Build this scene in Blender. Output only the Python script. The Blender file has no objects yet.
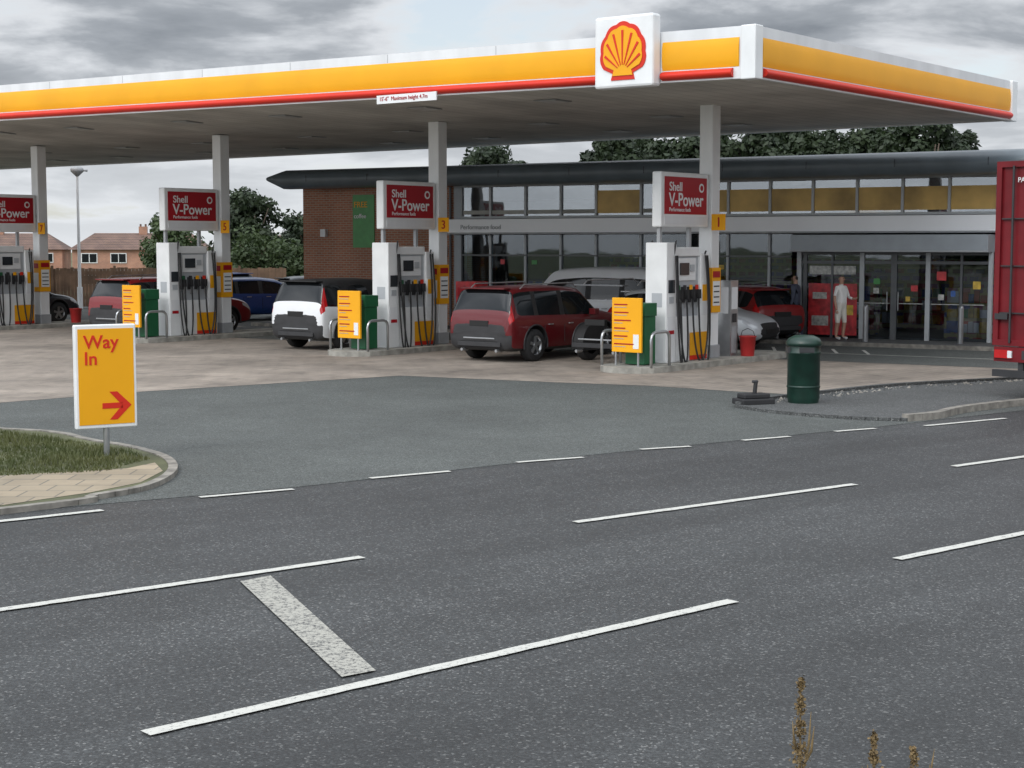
import bpy, bmesh, math, random
from mathutils import Vector, Matrix, Euler
R=math.radians
scene=bpy.context.scene
COL=scene.collection
random.seed(7)

# ---------------------------------------------------------------- materials
def newmat(name):
    m=bpy.data.materials.new(name); m.use_nodes=True
    nt=m.node_tree; nt.nodes.clear()
    out=nt.nodes.new('ShaderNodeOutputMaterial')
    return m,nt,out
def N(nt,t,**k):
    n=nt.nodes.new(t)
    for a,b in k.items(): setattr(n,a,b)
    return n
def c4(c): return (c[0],c[1],c[2],1)
def pbr(name,col,rough=.5,metal=0,var=.12,scale=3.0,bump=0,bscale=40,coat=0,spec=.5,streak=0):
    m,nt,out=newmat(name)
    b=N(nt,'ShaderNodeBsdfPrincipled')
    tc=N(nt,'ShaderNodeTexCoord')
    n=N(nt,'ShaderNodeTexNoise'); n.inputs['Scale'].default_value=scale; n.inputs['Detail'].default_value=6
    if streak:
        mp=N(nt,'ShaderNodeMapping'); mp.inputs['Scale'].default_value=(1,1,streak); nt.links.new(tc.outputs['Object'],mp.inputs['Vector']); nt.links.new(mp.outputs[0],n.inputs['Vector'])
    else: nt.links.new(tc.outputs['Object'],n.inputs['Vector'])
    r=N(nt,'ShaderNodeValToRGB')
    r.color_ramp.elements[0].position=.3; r.color_ramp.elements[1].position=.7
    r.color_ramp.elements[0].color=c4([x*(1-var) for x in col]); r.color_ramp.elements[1].color=c4([min(1,x*(1+var)) for x in col])
    nt.links.new(n.outputs['Fac'],r.inputs['Fac'])
    nt.links.new(r.outputs['Color'],b.inputs['Base Color'])
    b.inputs['Roughness'].default_value=rough; b.inputs['Metallic'].default_value=metal
    b.inputs['Coat Weight'].default_value=coat; b.inputs['Coat Roughness'].default_value=.05
    b.inputs['Specular IOR Level'].default_value=spec
    if bump:
        n2=N(nt,'ShaderNodeTexNoise'); n2.inputs['Scale'].default_value=bscale; n2.inputs['Detail'].default_value=4
        nt.links.new(tc.outputs['Object'],n2.inputs['Vector'])
        bp=N(nt,'ShaderNodeBump'); bp.inputs['Strength'].default_value=bump; bp.inputs['Distance'].default_value=.01
        nt.links.new(n2.outputs['Fac'],bp.inputs['Height']); nt.links.new(bp.outputs['Normal'],b.inputs['Normal'])
    nt.links.new(b.outputs[0],out.inputs[0])
    return m

def asphalt(name,base,speck,big=.25,speckamt=.62,rot=0,tracks=False,rough=.75,vs=80):
    m,nt,out=newmat(name); L=nt.links.new
    b=N(nt,'ShaderNodeBsdfPrincipled'); tc=N(nt,'ShaderNodeTexCoord')
    n1=N(nt,'ShaderNodeTexNoise'); n1.inputs['Scale'].default_value=.35; n1.inputs['Detail'].default_value=12; n1.inputs['Roughness'].default_value=.78
    L(tc.outputs['Object'],n1.inputs['Vector'])
    r1=N(nt,'ShaderNodeMapRange'); r1.inputs['From Min'].default_value=.3; r1.inputs['From Max'].default_value=.7
    r1.inputs['To Min'].default_value=1-big; r1.inputs['To Max'].default_value=1+big
    L(n1.outputs['Fac'],r1.inputs['Value'])
    v=N(nt,'ShaderNodeTexVoronoi'); v.inputs['Scale'].default_value=vs
    L(tc.outputs['Object'],v.inputs['Vector'])
    sx=N(nt,'ShaderNodeSeparateColor'); L(v.outputs['Color'],sx.inputs[0])
    rr=N(nt,'ShaderNodeValToRGB'); e=rr.color_ramp.elements
    e[0].position=.0; e[0].color=c4([x*.5 for x in base]); e[1].position=.985; e[1].color=c4(speck)
    k=e.new(speckamt); k.color=c4(base)
    k=e.new(.92); k.color=c4([x*1.6 for x in base])
    L(sx.outputs[0],rr.inputs['Fac'])
    mm=N(nt,'ShaderNodeVectorMath',operation='SCALE'); L(rr.outputs['Color'],mm.inputs[0]); L(r1.outputs[0],mm.inputs['Scale'])
    last=mm.outputs[0]
    if tracks:
        mp=N(nt,'ShaderNodeMapping'); mp.inputs['Rotation'].default_value=(0,0,-rot); L(tc.outputs['Object'],mp.inputs['Vector'])
        mp2=N(nt,'ShaderNodeMapping'); mp2.inputs['Scale'].default_value=(.05,.8,1); L(mp.outputs[0],mp2.inputs['Vector'])
        n3=N(nt,'ShaderNodeTexNoise'); n3.inputs['Scale'].default_value=1.0; n3.inputs['Detail'].default_value=6; L(mp2.outputs[0],n3.inputs['Vector'])
        r3=N(nt,'ShaderNodeMapRange'); r3.inputs['From Min'].default_value=.35; r3.inputs['From Max'].default_value=.65; r3.inputs['To Min'].default_value=.70; r3.inputs['To Max'].default_value=1.28
        L(n3.outputs['Fac'],r3.inputs['Value'])
        m3=N(nt,'ShaderNodeVectorMath',operation='SCALE'); L(last,m3.inputs[0]); L(r3.outputs[0],m3.inputs['Scale']); last=m3.outputs[0]
    L(last,b.inputs['Base Color'])
    b.inputs['Roughness'].default_value=rough
    bp=N(nt,'ShaderNodeBump'); bp.inputs['Strength'].default_value=.7; bp.inputs['Distance'].default_value=.007
    L(sx.outputs[1],bp.inputs['Height']); L(bp.outputs[0],b.inputs['Normal'])
    L(b.outputs[0],out.inputs[0]); return m

def brickmat(name,c1,c2,mortar,scale=1.0,bw=.225,rh=.075,ms=.012,swap=True,stain=0,rot=0):
    m,nt,out=newmat(name); L=nt.links.new
    b=N(nt,'ShaderNodeBsdfPrincipled'); tc=N(nt,'ShaderNodeTexCoord')
    s=N(nt,'ShaderNodeSeparateXYZ')
    if rot:
        mp=N(nt,'ShaderNodeMapping'); mp.inputs['Rotation'].default_value=(0,0,-rot); L(tc.outputs['Object'],mp.inputs['Vector']); L(mp.outputs[0],s.inputs[0])
    else: L(tc.outputs['Object'],s.inputs[0])
    cb=N(nt,'ShaderNodeCombineXYZ')
    if swap:
        ad=N(nt,'ShaderNodeMath',operation='ADD'); L(s.outputs[0],ad.inputs[0]); L(s.outputs[1],ad.inputs[1])
        L(ad.outputs[0],cb.inputs[0]); L(s.outputs[2],cb.inputs[1])
    else:
        L(s.outputs[0],cb.inputs[0]); L(s.outputs[1],cb.inputs[1])
    t=N(nt,'ShaderNodeTexBrick'); L(cb.outputs[0],t.inputs['Vector'])
    t.inputs['Scale'].default_value=scale; t.inputs['Brick Width'].default_value=bw; t.inputs['Row Height'].default_value=rh
    t.inputs['Mortar Size'].default_value=ms; t.inputs['Color1'].default_value=c4(c1); t.inputs['Color2'].default_value=c4(c2); t.inputs['Mortar'].default_value=c4(mortar)
    n1=N(nt,'ShaderNodeTexNoise'); n1.inputs['Scale'].default_value=.6; n1.inputs['Detail'].default_value=7; L(tc.outputs['Object'],n1.inputs['Vector'])
    r1=N(nt,'ShaderNodeMapRange'); r1.inputs['From Min'].default_value=.3; r1.inputs['From Max'].default_value=.7; r1.inputs['To Min'].default_value=.75; r1.inputs['To Max'].default_value=1.2
    L(n1.outputs['Fac'],r1.inputs['Value'])
    mm=N(nt,'ShaderNodeVectorMath',operation='SCALE'); L(t.outputs['Color'],mm.inputs[0]); L(r1.outputs[0],mm.inputs['Scale'])
    last=mm.outputs[0]
    if stain:
        for sc,lo,hi in ((1.3,.50,.68),(.28,.45,.62)):
            n2=N(nt,'ShaderNodeTexNoise'); n2.inputs['Scale'].default_value=sc; n2.inputs['Detail'].default_value=9; n2.inputs['Roughness'].default_value=.72; L(tc.outputs['Object'],n2.inputs['Vector'])
            r2=N(nt,'ShaderNodeMapRange'); r2.inputs['From Min'].default_value=lo; r2.inputs['From Max'].default_value=hi; r2.inputs['To Min'].default_value=1; r2.inputs['To Max'].default_value=1-stain
            L(n2.outputs['Fac'],r2.inputs['Value'])
            m2=N(nt,'ShaderNodeVectorMath',operation='SCALE'); L(last,m2.inputs[0]); L(r2.outputs[0],m2.inputs['Scale']); last=m2.outputs[0]; stain*=.6
    L(last,b.inputs['Base Color']); b.inputs['Roughness'].default_value=.85
    L(b.outputs[0],out.inputs[0]); return m

def worn_paint(name,col,under,thr=.42,sc=14):
    m,nt,out=newmat(name); L=nt.links.new
    b=N(nt,'ShaderNodeBsdfPrincipled'); tc=N(nt,'ShaderNodeTexCoord')
    n=N(nt,'ShaderNodeTexNoise'); n.inputs['Scale'].default_value=sc; n.inputs['Detail'].default_value=10; n.inputs['Roughness'].default_value=.85
    L(tc.outputs['Object'],n.inputs['Vector'])
    r=N(nt,'ShaderNodeValToRGB'); e=r.color_ramp.elements
    e[0].position=thr-.03; e[0].color=c4(under); e[1].position=thr+.05; e[1].color=c4(col)
    k=e.new(.75); k.color=c4([x*.8 for x in col])
    L(n.outputs['Fac'],r.inputs['Fac']); L(r.outputs[0],b.inputs['Base Color']); b.inputs['Roughness'].default_value=.7
    L(b.outputs[0],out.inputs[0]); return m

def glassmat(name,tint,refl=.3,col=(.9,.95,1)):
    m,nt,out=newmat(name); L=nt.links.new
    t=N(nt,'ShaderNodeBsdfTransparent'); t.inputs[0].default_value=c4([tint*x for x in col])
    g=N(nt,'ShaderNodeBsdfGlossy'); g.inputs['Color'].default_value=(.9,.93,.95,1); g.inputs['Roughness'].default_value=.02
    lw=N(nt,'ShaderNodeFresnel'); lw.inputs['IOR'].default_value=1.5
    a=N(nt,'ShaderNodeMath',operation='ADD'); a.inputs[1].default_value=refl; L(lw.outputs[0],a.inputs[0]); a.use_clamp=True
    tc=N(nt,'ShaderNodeTexCoord'); n=N(nt,'ShaderNodeTexNoise'); n.inputs['Scale'].default_value=.8; L(tc.outputs['Object'],n.inputs['Vector'])
    bp=N(nt,'ShaderNodeBump'); bp.inputs['Strength'].default_value=.08; bp.inputs['Distance'].default_value=.05; L(n.outputs['Fac'],bp.inputs['Height']); L(bp.outputs[0],g.inputs['Normal'])
    mx=N(nt,'ShaderNodeMixShader'); L(a.outputs[0],mx.inputs[0]); L(t.outputs[0],mx.inputs[1]); L(g.outputs[0],mx.inputs[2])
    L(mx.outputs[0],out.inputs[0]); return m

def leafmat(name,c1,c2):
    m,nt,out=newmat(name); L=nt.links.new
    b=N(nt,'ShaderNodeBsdfPrincipled'); tc=N(nt,'ShaderNodeTexCoord')
    n=N(nt,'ShaderNodeTexNoise'); n.inputs['Scale'].default_value=1.1; n.inputs['Detail'].default_value=5; L(tc.outputs['Object'],n.inputs['Vector'])
    r=N(nt,'ShaderNodeValToRGB'); e=r.color_ramp.elements; e[0].position=.35; e[1].position=.65; e[0].color=c4(c1); e[1].color=c4(c2)
    L(n.outputs['Fac'],r.inputs[0]); L(r.outputs[0],b.inputs['Base Color']); b.inputs['Roughness'].default_value=.6
    tr=N(nt,'ShaderNodeBsdfTranslucent'); L(r.outputs[0],tr.inputs[0])
    mx=N(nt,'ShaderNodeMixShader'); mx.inputs[0].default_value=.25; L(b.outputs[0],mx.inputs[1]); L(tr.outputs[0],mx.inputs[2])
    L(mx.outputs[0],out.inputs[0]); return m

ROADROT=R(38.0)
FRr=R(52.07)
M={}
M['road']=asphalt('asphalt_road',(.033,.035,.0355),(.14,.14,.135),big=.34,rot=ROADROT,tracks=True,rough=.64,vs=70)
M['apron']=asphalt('asphalt_forecourt',(.074,.081,.076),(.16,.17,.16),big=.28,rough=.8)
M['foot']=asphalt('asphalt_footway',(.072,.075,.074),(.2,.2,.19),big=.28,rough=.8)
M['conc']=brickmat('concrete_blocks',(.30,.255,.21),(.255,.217,.182),(.19,.165,.14),bw=.42,rh=.21,ms=.01,swap=False,stain=.38,rot=FRr)
M['tan']=brickmat('tan_paving',(.33,.27,.19),(.27,.225,.16),(.16,.14,.11),bw=.4,rh=.4,ms=.012,swap=False,stain=.25)
M['kerb']=pbr('kerb_concrete',(.21,.195,.17),.85,var=.4,scale=6,bump=.3)
M['kerbgrey']=pbr('island_kerb_concrete',(.28,.27,.24),.85,var=.35,scale=4,bump=.2)
M['white_line']=worn_paint('road_marking_white',(.54,.535,.49),(.12,.12,.115),thr=.42,sc=26)
M['white_worn']=worn_paint('road_marking_worn',(.38,.37,.325),(.07,.07,.07),thr=.465,sc=26)
M['white']=pbr('white_panel_paint',(.74,.75,.75),.35,var=.07,scale=2)
M['white2']=pbr('white_fascia_paint',(.68,.69,.70),.4,var=.08,scale=2.2,streak=.25)
M['shopwhite']=pbr('shop_fascia_white',(.88,.89,.90),.4,var=.03,scale=1)
M['yellow']=pbr('yellow_panel_paint',(.80,.37,.010),.38,var=.06,scale=.8,spec=.3)
M['red']=pbr('red_panel_paint',(.60,.03,.015),.38,var=.08,scale=1,spec=.3)
M['dred']=pbr('sign_dark_red',(.36,.010,.018),.35,var=.06,scale=1,spec=.3)
M['soffit']=brickmat('canopy_soffit_panels',(.50,.485,.445),(.455,.44,.405),(.26,.26,.24),bw=6.0,rh=.4,ms=.012,swap=False)
M['soffl']=pbr('luminaire_diffuser',(.42,.42,.40),.4)
M['colgrey']=pbr('column_paint',(.76,.77,.77),.45,var=.09,scale=2,streak=.3)
M['grey']=pbr('grey_metal_paint',(.33,.34,.35),.4,var=.08,scale=3)
M['steel']=pbr('brushed_steel',(.45,.46,.47),.3,metal=.8,var=.08,scale=6)
M['dark']=pbr('dark_plastic',(.03,.03,.032),.5,var=.15,scale=5)
M['black']=pbr('black_rubber',(.018,.018,.019),.65,var=.2,scale=6)
M['screen']=pbr('display_glass',(.03,.035,.04),.12,var=.05)
M['panelgrey']=pbr('display_surround_grey',(.40,.42,.44),.4,var=.06)
M['green']=pbr('green_plastic',(.012,.105,.042),.4,var=.12,scale=4)
M['lgreen']=pbr('green_print',(.05,.26,.06),.4,var=.12,scale=4)
M['dgreen']=pbr('bin_dark_green',(.006,.028,.019),.38,var=.3,scale=5,bump=.1)
M['bucket']=pbr('bucket_red',(.38,.02,.02),.4)
M['brick']=brickmat('red_brick',(.42,.17,.095),(.33,.13,.075),(.36,.29,.23))
M['roof']=pbr('roof_metal_dark',(.135,.165,.185),.42,metal=.0,var=.14,scale=1.5)
M['frame']=pbr('window_frame_dark',(.09,.095,.10),.4,var=.1)
M['framel']=pbr('window_frame_grey',(.42,.44,.45),.4,var=.06)
M['lobby']=pbr('lobby_grey_fascia',(.30,.33,.355),.4,var=.06)
M['glass']=glassmat('shop_glass',.75,.01)
M['glass2']=glassmat('clerestory_glass',.62,.12)
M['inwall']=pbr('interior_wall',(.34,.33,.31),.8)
M['paintpane']=pbr('painted_pane_tan',(.52,.335,.10),.5,var=.4,scale=.9)  # reflections and interior of the panes put into a flat colour
M['paintpane2']=pbr('painted_pane_grey',(.30,.30,.27),.5,var=.35,scale=.9)
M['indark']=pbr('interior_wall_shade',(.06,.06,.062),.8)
M['infloor']=pbr('interior_floor',(.22,.21,.2),.5)
M['shelf']=brickmat('stocked_shelves',(.55,.08,.05),(.12,.2,.42),(.5,.42,.2),bw=.34,rh=.22,ms=.05)
M['poster']=pbr('red_poster',(.46,.03,.035),.4,var=.45,scale=6)
M['pyellow']=pbr('yellow_print',(.60,.40,.06),.5,var=.35,scale=9)
M['pwhite']=pbr('paper_print',(.45,.45,.42),.6,var=.4,scale=11)
M['blue']=pbr('blue_print',(.04,.11,.34),.4,var=.4,scale=8)
M['tyre']=pbr('tyre_rubber',(.02,.02,.021),.75,var=.2,scale=9)
M['rim']=pbr('alloy_rim',(.42,.43,.44),.3,metal=.8)
M['carglass']=pbr('car_glass',(.010,.012,.014),.05,var=.1,spec=.4)
M['tail']=pbr('tail_lamp_red',(.46,.01,.012),.15,coat=.5)
M['head']=pbr('head_lamp_clear',(.55,.57,.6),.12,coat=.8)
M['plate']=pbr('number_plate_masked',(.008,.008,.008),.6)
M['wood']=pbr('fence_wood',(.17,.105,.065),.85,var=.35,scale=2)
M['bark']=pbr('tree_bark',(.085,.062,.045),.9,var=.3,scale=4)
M['leafd']=leafmat('leaves_dark',(.013,.025,.010),(.034,.054,.019))
M['leafm']=leafmat('leaves_mid',(.030,.054,.017),(.066,.098,.033))
M['grass']=leafmat('grass_blades',(.055,.075,.02),(.13,.135,.05))
M['grassg']=pbr('grass_soil',(.085,.090,.045),.95,var=.45,scale=1.3,bump=.5)
M['terrain']=pbr('ground_field',(.10,.115,.055),.95,var=.35,scale=.05)
M['tile']=brickmat('roof_tiles',(.19,.115,.085),(.15,.09,.075),(.07,.05,.04),bw=.3,rh=.3,ms=.03)
M['render']=pbr('window_white_upvc',(.7,.7,.68),.5)
M['weed']=pbr('dry_weed',(.16,.11,.05),.9,var=.4,scale=30)
M['lorry']=pbr('lorry_red_paint',(.14,.009,.013),.4,var=.25,scale=2,spec=.3)
M['bollard']=pbr('bollard_steel',(.40,.41,.42),.3,metal=.7)

# ---------------------------------------------------------------- mesh builder
class MB:
    def __init__(s): s.v=[];s.f=[];s.m=[];s.mats=[];s.sm=[]
    def mi(s,mat):
        if isinstance(mat,str): mat=M[mat]
        if mat not in s.mats: s.mats.append(mat)
        return s.mats.index(mat)
    def add(s,vs,fs,mat,smooth=False):
        o=len(s.v); s.v+= [tuple(v) for v in vs]; k=s.mi(mat)
        for f in fs: s.f.append([o+i for i in f]); s.m.append(k); s.sm.append(smooth)
    def box(s,x0,x1,y0,y1,z0,z1,mat,T=None):
        vs=[(x,y,z) for x in (x0,x1) for y in (y0,y1) for z in (z0,z1)]
        if T: vs=[T@Vector(v) for v in vs]
        s.add(vs,[(0,1,3,2),(4,6,7,5),(0,4,5,1),(2,3,7,6),(0,2,6,4),(1,5,7,3)],mat)
    def cyl(s,p0,p1,r0,r1=None,n=12,mat='grey',caps=True,smooth=True):
        if r1 is None: r1=r0
        p0=Vector(p0);p1=Vector(p1); d=(p1-p0).normalized()
        a=d.orthogonal().normalized(); b=d.cross(a)
        vs=[]
        for p,r in((p0,r0),(p1,r1)):
            for i in range(n):
                t=2*math.pi*i/n; vs.append(p+a*math.cos(t)*r+b*math.sin(t)*r)
        s.add(vs,[(i,(i+1)%n,n+(i+1)%n,n+i) for i in range(n)],mat,smooth)
        if caps: s.add(vs,[tuple(range(n-1,-1,-1)),tuple(range(n,2*n))],mat)
    def tube(s,pts,r,mat,n=8):
        pts=[Vector(p) for p in pts]; vs=[]; 
        ref=Vector((.3,.5,.81))
        for i,p in enumerate(pts):
            d=(pts[min(i+1,len(pts)-1)]-pts[max(i-1,0)]).normalized()
            a=d.cross(ref).normalized(); b=d.cross(a)
            rr=r[i] if isinstance(r,(list,tuple)) else r
            for k in range(n):
                t=2*math.pi*k/n; vs.append(p+a*math.cos(t)*rr+b*math.sin(t)*rr)
        fs=[]
        for i in range(len(pts)-1):
            for k in range(n): fs.append((i*n+k,i*n+(k+1)%n,(i+1)*n+(k+1)%n,(i+1)*n+k))
        fs.append(tuple(range(n))); fs.append(tuple(range((len(pts)-1)*n,len(pts)*n)))
        s.add(vs,fs,mat,True)
    def poly(s,pts,mat): s.add(pts,[tuple(range(len(pts)))],mat)
    def prism(s,pts,z0,z1,mat,topmat=None):
        n=len(pts)
        vs=[(p[0],p[1],z0) for p in pts]+[(p[0],p[1],z1) for p in pts]
        s.add(vs,[(i,(i+1)%n,n+(i+1)%n,n+i) for i in range(n)],mat)
        s.add(vs,[tuple(range(n,2*n))],topmat or mat)
        s.add(vs,[tuple(range(n-1,-1,-1))],mat)
    def lathe(s,prof,mat,n=20,c=(0,0)):
        vs=[]
        for r,z in prof:
            for k in range(n):
                t=2*math.pi*k/n; vs.append((c[0]+r*math.cos(t),c[1]+r*math.sin(t),z))
        fs=[]
        for i in range(len(prof)-1):
            for k in range(n): fs.append((i*n+k,i*n+(k+1)%n,(i+1)*n+(k+1)%n,(i+1)*n+k))
        s.add(vs,fs,mat,True)
        s.add(vs,[tuple(range(n)),tuple(range((len(prof)-1)*n,len(prof)*n))],mat)
    def done(s,name,parent=None,loc=(0,0,0),rot=0,bevel=0,fn=None,recalc=True):
        if fn: s.v=[fn(v) for v in s.v]
        me=bpy.data.meshes.new(name); me.from_pydata(s.v,[],s.f)
        for m in s.mats: me.materials.append(m)
        me.polygons.foreach_set('material_index',s.m); me.polygons.foreach_set('use_smooth',s.sm)
        me.update()
        if recalc:
            bm=bmesh.new(); bm.from_mesh(me); bmesh.ops.recalc_face_normals(bm,faces=bm.faces); bm.to_mesh(me); bm.free()
        o=bpy.data.objects.new(name,me); COL.objects.link(o)
        o.location=loc; o.rotation_euler=(0,0,rot) if not isinstance(rot,tuple) else rot
        if parent: o.parent=parent
        if bevel:
            b=o.modifiers.new('bevel','BEVEL'); b.width=bevel; b.segments=2; b.limit_method='ANGLE'; b.angle_limit=R(50)
        return o

def empty(name,loc=(0,0,0),rot=0):
    o=bpy.data.objects.new(name,None); COL.objects.link(o); o.location=loc; o.rotation_euler=(0,0,rot); o.empty_display_size=.2
    return o
def text(body,size,name,parent,loc,rot,mat,bold=.0,align='LEFT',ext=.004,spacing=1.0,sx=1.0):
    cu=bpy.data.curves.new(name,'FONT'); cu.body=body; cu.size=size; cu.offset=bold*size; cu.extrude=ext; cu.align_x=align
    cu.space_line=spacing
    t=bpy.data.objects.new(name+'_tmp',cu); COL.objects.link(t)
    dg=bpy.context.evaluated_depsgraph_get(); me=bpy.data.meshes.new_from_object(t.evaluated_get(dg))
    bpy.data.objects.remove(t)
    me.materials.clear(); me.materials.append(M[mat] if isinstance(mat,str) else mat)
    o=bpy.data.objects.new(name,me); COL.objects.link(o); o.location=loc; o.rotation_euler=rot; o.scale=(sx,1,1); o.parent=parent
    return o
FACE_NY=(R(90),0,0)
FACE_NX=(R(90),0,R(-90))

# ---------------------------------------------------------------- frames
FR=FRr
FO=Vector((4.42,35.6,0))
E2=Vector((math.cos(FR),math.sin(FR),0)); E1=Vector((-math.sin(FR),math.cos(FR),0))
def F(x,y,z=0): return FO+E2*x+E1*y+Vector((0,0,z))
BR=R(59.4); BO=Vector((12.7,41.1,0))
def Bf(x,y,z=0):
    a=Vector((math.cos(BR),math.sin(BR),0)); b=Vector((-math.sin(BR),math.cos(BR),0)); return BO+a*x+b*y+Vector((0,0,z))
ROWS=[0,8.0,16.15,24.75,33.3]

# ---------------------------------------------------------------- ground
def terrain():
    xs=[-900,-500,-300,-200,-150,-110,-80,-60,-45,-30,-15,0,15,30,45,60,90,150,300,600,900]
    ys=[-200,-80,-30,-10,0,10,25,40,55,68,72,85,100,130,170,220,300,450,700,1200]
    vs=[];fs=[]
    for y in ys:
        for x in xs:
            z=-.03
            if y>70: z=-.03-4.5*min(1,(y-70)/60)
            vs.append((x,y,z))
    nx=len(xs)
    for j in range(len(ys)-1):
        for i in range(nx-1): fs.append((j*nx+i,j*nx+i+1,(j+1)*nx+i+1,(j+1)*nx+i))
    b=MB(); b.add(vs,fs,'terrain'); b.done('ground')
terrain()
rd=Vector((math.cos(ROADROT),math.sin(ROADROT)))
def flat(name,pts,z,mat):
    b=MB(); b.poly([(p[0],p[1],z) for p in pts],mat); return b.done(name,recalc=False)
nk=Vector((2.5,6.7))
a0=nk-rd*70; a1=nk+rd*110
fl=Vector((-5.1,15.57)); fr=Vector((8.57,26.3))
flat('road',[tuple(a0),tuple(a1),tuple(fr+rd*100+Vector((-2,2.6))),(8.57-.78,26.3+2.6-.5),(-5.1-2,15.57+3),tuple(fl-rd*66+Vector((-1.2,1.6)))],0,'road')
flat('forecourt_asphalt',[(-4.7,15.95),(-2.4,17.35),(.9,19.95),(3.5,21.8),(5.5,23.2),(6.4,23.95),(60,66),(60,90),(-60,69.5),(-70,60),(-70,-34)],.004,'apron')
flat('forecourt_paving',[(-45,24),(-14,25.4),(-8.68,26.6),(-6.77,28.6),(-2.28,32.1),(.93,30.5),(2.62,29.8),(4.15,28.6),(5.3,27.9),(7.25,29.4),(10.06,30.9),(25,38),(22,43),(6.5,42.2),(-9,51.5),(-25,62),(-45,60)],.008,'conc')
nrm=Vector((rd.y,-rd.x))
v0=nk-rd*60; v1=nk+rd*60
b=MB(); p=[v0,v1,v1+nrm*.13,v0+nrm*.13]; b.prism([tuple(q) for q in p],-.05,.12,'kerb'); b.done('kerb',bevel=.015)
flat('verge',[tuple(v0+nrm*.13),tuple(v0+nrm*30),tuple(v1+nrm*30),tuple(v1+nrm*.13)],.10,'grassg')

def kerbline(name,pts,w=.13,h=.11,mat='kerb',side=1):
    b=MB(); pts=[Vector(p) for p in pts]
    outs=[]
    for i,p in enumerate(pts):
        d=(pts[min(i+1,len(pts)-1)]-pts[max(i-1,0)]).normalized(); n=Vector((-d.y,d.x))*side
        outs.append(p+n*w)
    for i in range(len(pts)-1):
        d=(pts[i+1]-pts[i]); g=d.normalized()*.002
        a,bb,c,dd=pts[i]+g,pts[i+1]-g,outs[i+1]-g,outs[i]+g
        b.prism([tuple(a),tuple(bb),tuple(c),tuple(dd)],-.02,h,mat)
    return b.done(name,bevel=.012)
def smoothpts(pts,n=5):
    P=[Vector(p) for p in pts]; out=[]
    for i in range(len(P)-1):
        p0=P[max(i-1,0)];p1=P[i];p2=P[i+1];p3=P[min(i+2,len(P)-1)]
        for k in range(n):
            t=k/n
            out.append(.5*((2*p1)+(-p0+p2)*t+(2*p0-5*p1+4*p2-p3)*t*t+(-p0+3*p1-3*p2+p3)*t**3))
    out.append(P[-1]); return [tuple(q) for q in out]
gk=smoothpts([(-12,9.9),(-5.10,15.57),(-4.36,16.5),(-3.97,17.2),(-3.92,18.3),(-4.21,19.4),(-4.75,20.3),(-5.61,21.2),(-7.42,22.6),(-14,23.2),(-30,22)],4)
kerbline('kerb',gk,h=.06,w=.11,side=1)
inner=[]
for i,p in enumerate(gk):
    a=Vector(gk[max(i-1,0)]);c=Vector(gk[min(i+1,len(gk)-1)]); d=(c-a).normalized(); inner.append(tuple(Vector(p)+Vector((-d.y,d.x))*.105))
flat('verge',inner+[(-40,15),(-40,-8),(-20,5)],.045,'grassg')
flat('pavement',[(-12.0,10.3),(-5.2,15.85),(-4.5,16.7),(-4.13,17.4),(-4.08,18.3),(-4.33,19.0),(-4.55,18.5),(-5.91,17.9),(-13,13.0)],.049,'tan')
def grass(name,poly,n,h=.07,z=.07,seed=1):
    rnd=random.Random(seed); xs=[p[0] for p in poly]; ys=[p[1] for p in poly]
    def inside(x,y,P):
        c=False;j=len(P)-1
        for i in range(len(P)):
            if (P[i][1]>y)!=(P[j][1]>y) and x<(P[j][0]-P[i][0])*(y-P[i][1])/(P[j][1]-P[i][1])+P[i][0]: c=not c
            j=i
        return c
    b=MB(); vs=[];fs=[]
    k=0
    while k<n:
        x=rnd.uniform(min(xs),max(xs)); y=rnd.uniform(min(ys),max(ys))
        if not inside(x,y,poly): continue
        k+=1
        a=rnd.uniform(0,6.28); w=rnd.uniform(.005,.012); hh=h*rnd.uniform(.4,1.5)*(1+.5*math.sin(x*2.1)*math.sin(y*1.7)); lx=rnd.uniform(-.5,.5)*hh; ly=rnd.uniform(-.5,.5)*hh
        o=len(vs); vs+=[(x-w*math.cos(a),y-w*math.sin(a),z),(x+w*math.cos(a),y+w*math.sin(a),z),(x+lx,y+ly,z+hh)]; fs.append((o,o+1,o+2))
    b.add(vs,fs,'grass'); return b.done(name,recalc=False)
grass('grass',[(-9.5,16.2),(-5.9,18.1),(-4.7,18.6),(-4.45,19.3),(-4.95,20.1),(-5.8,21.0),(-7.5,22.35),(-11,22.9)],24000,.05,.045,3)
grass('grass',[(-5.9,17.85),(-4.75,18.25),(-4.6,18.6),(-5.9,18.2)],500,.04,.05,5)
ri=smoothpts([(3.66,25.8),(4.2,24.9),(5.2,24.05),(6.0,23.8)],5)
ri2=smoothpts([(6.0,23.8),(6.6,24.2),(7.19,25.0),(8.57,26.2),(14,30.5)],4)
kerbline('kerb',ri,h=.055,w=.12,side=1,mat='foot')
kerbline('kerb',ri2,h=.11,w=.14,side=1)
ri=ri+ri2[1:]
back=[(14,33.2),(10.06,30.8),(7.25,29.3),(5.67,27.95),(4.2,26.5)]
inner=[]
for i,p in enumerate(ri):
    a=Vector(ri[max(i-1,0)]);c=Vector(ri[min(i+1,len(ri)-1)]); d=(c-a).normalized(); inner.append(tuple(Vector(p)+Vector((-d.y,d.x))*.125))
flat('pavement',inner+back,.05,'foot')
kerbline('kerb',smoothpts([(3.66,25.85),(4.3,26.75),(5.67,28.1),(7.25,29.45),(10.06,30.95),(14,33.4)],4),h=.10,w=.12,side=-1,mat='foot')
kerbline('kerb',[(14,30.5),(14+60*rd.x,30.5+60*rd.y)],h=.1,w=.14,side=1)
rnd=random.Random(12); b=MB()
P=[Vector(p) for p in ((4.2,26.4),(5.67,27.85),(7.25,29.2),(10.0,30.7))]
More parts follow.
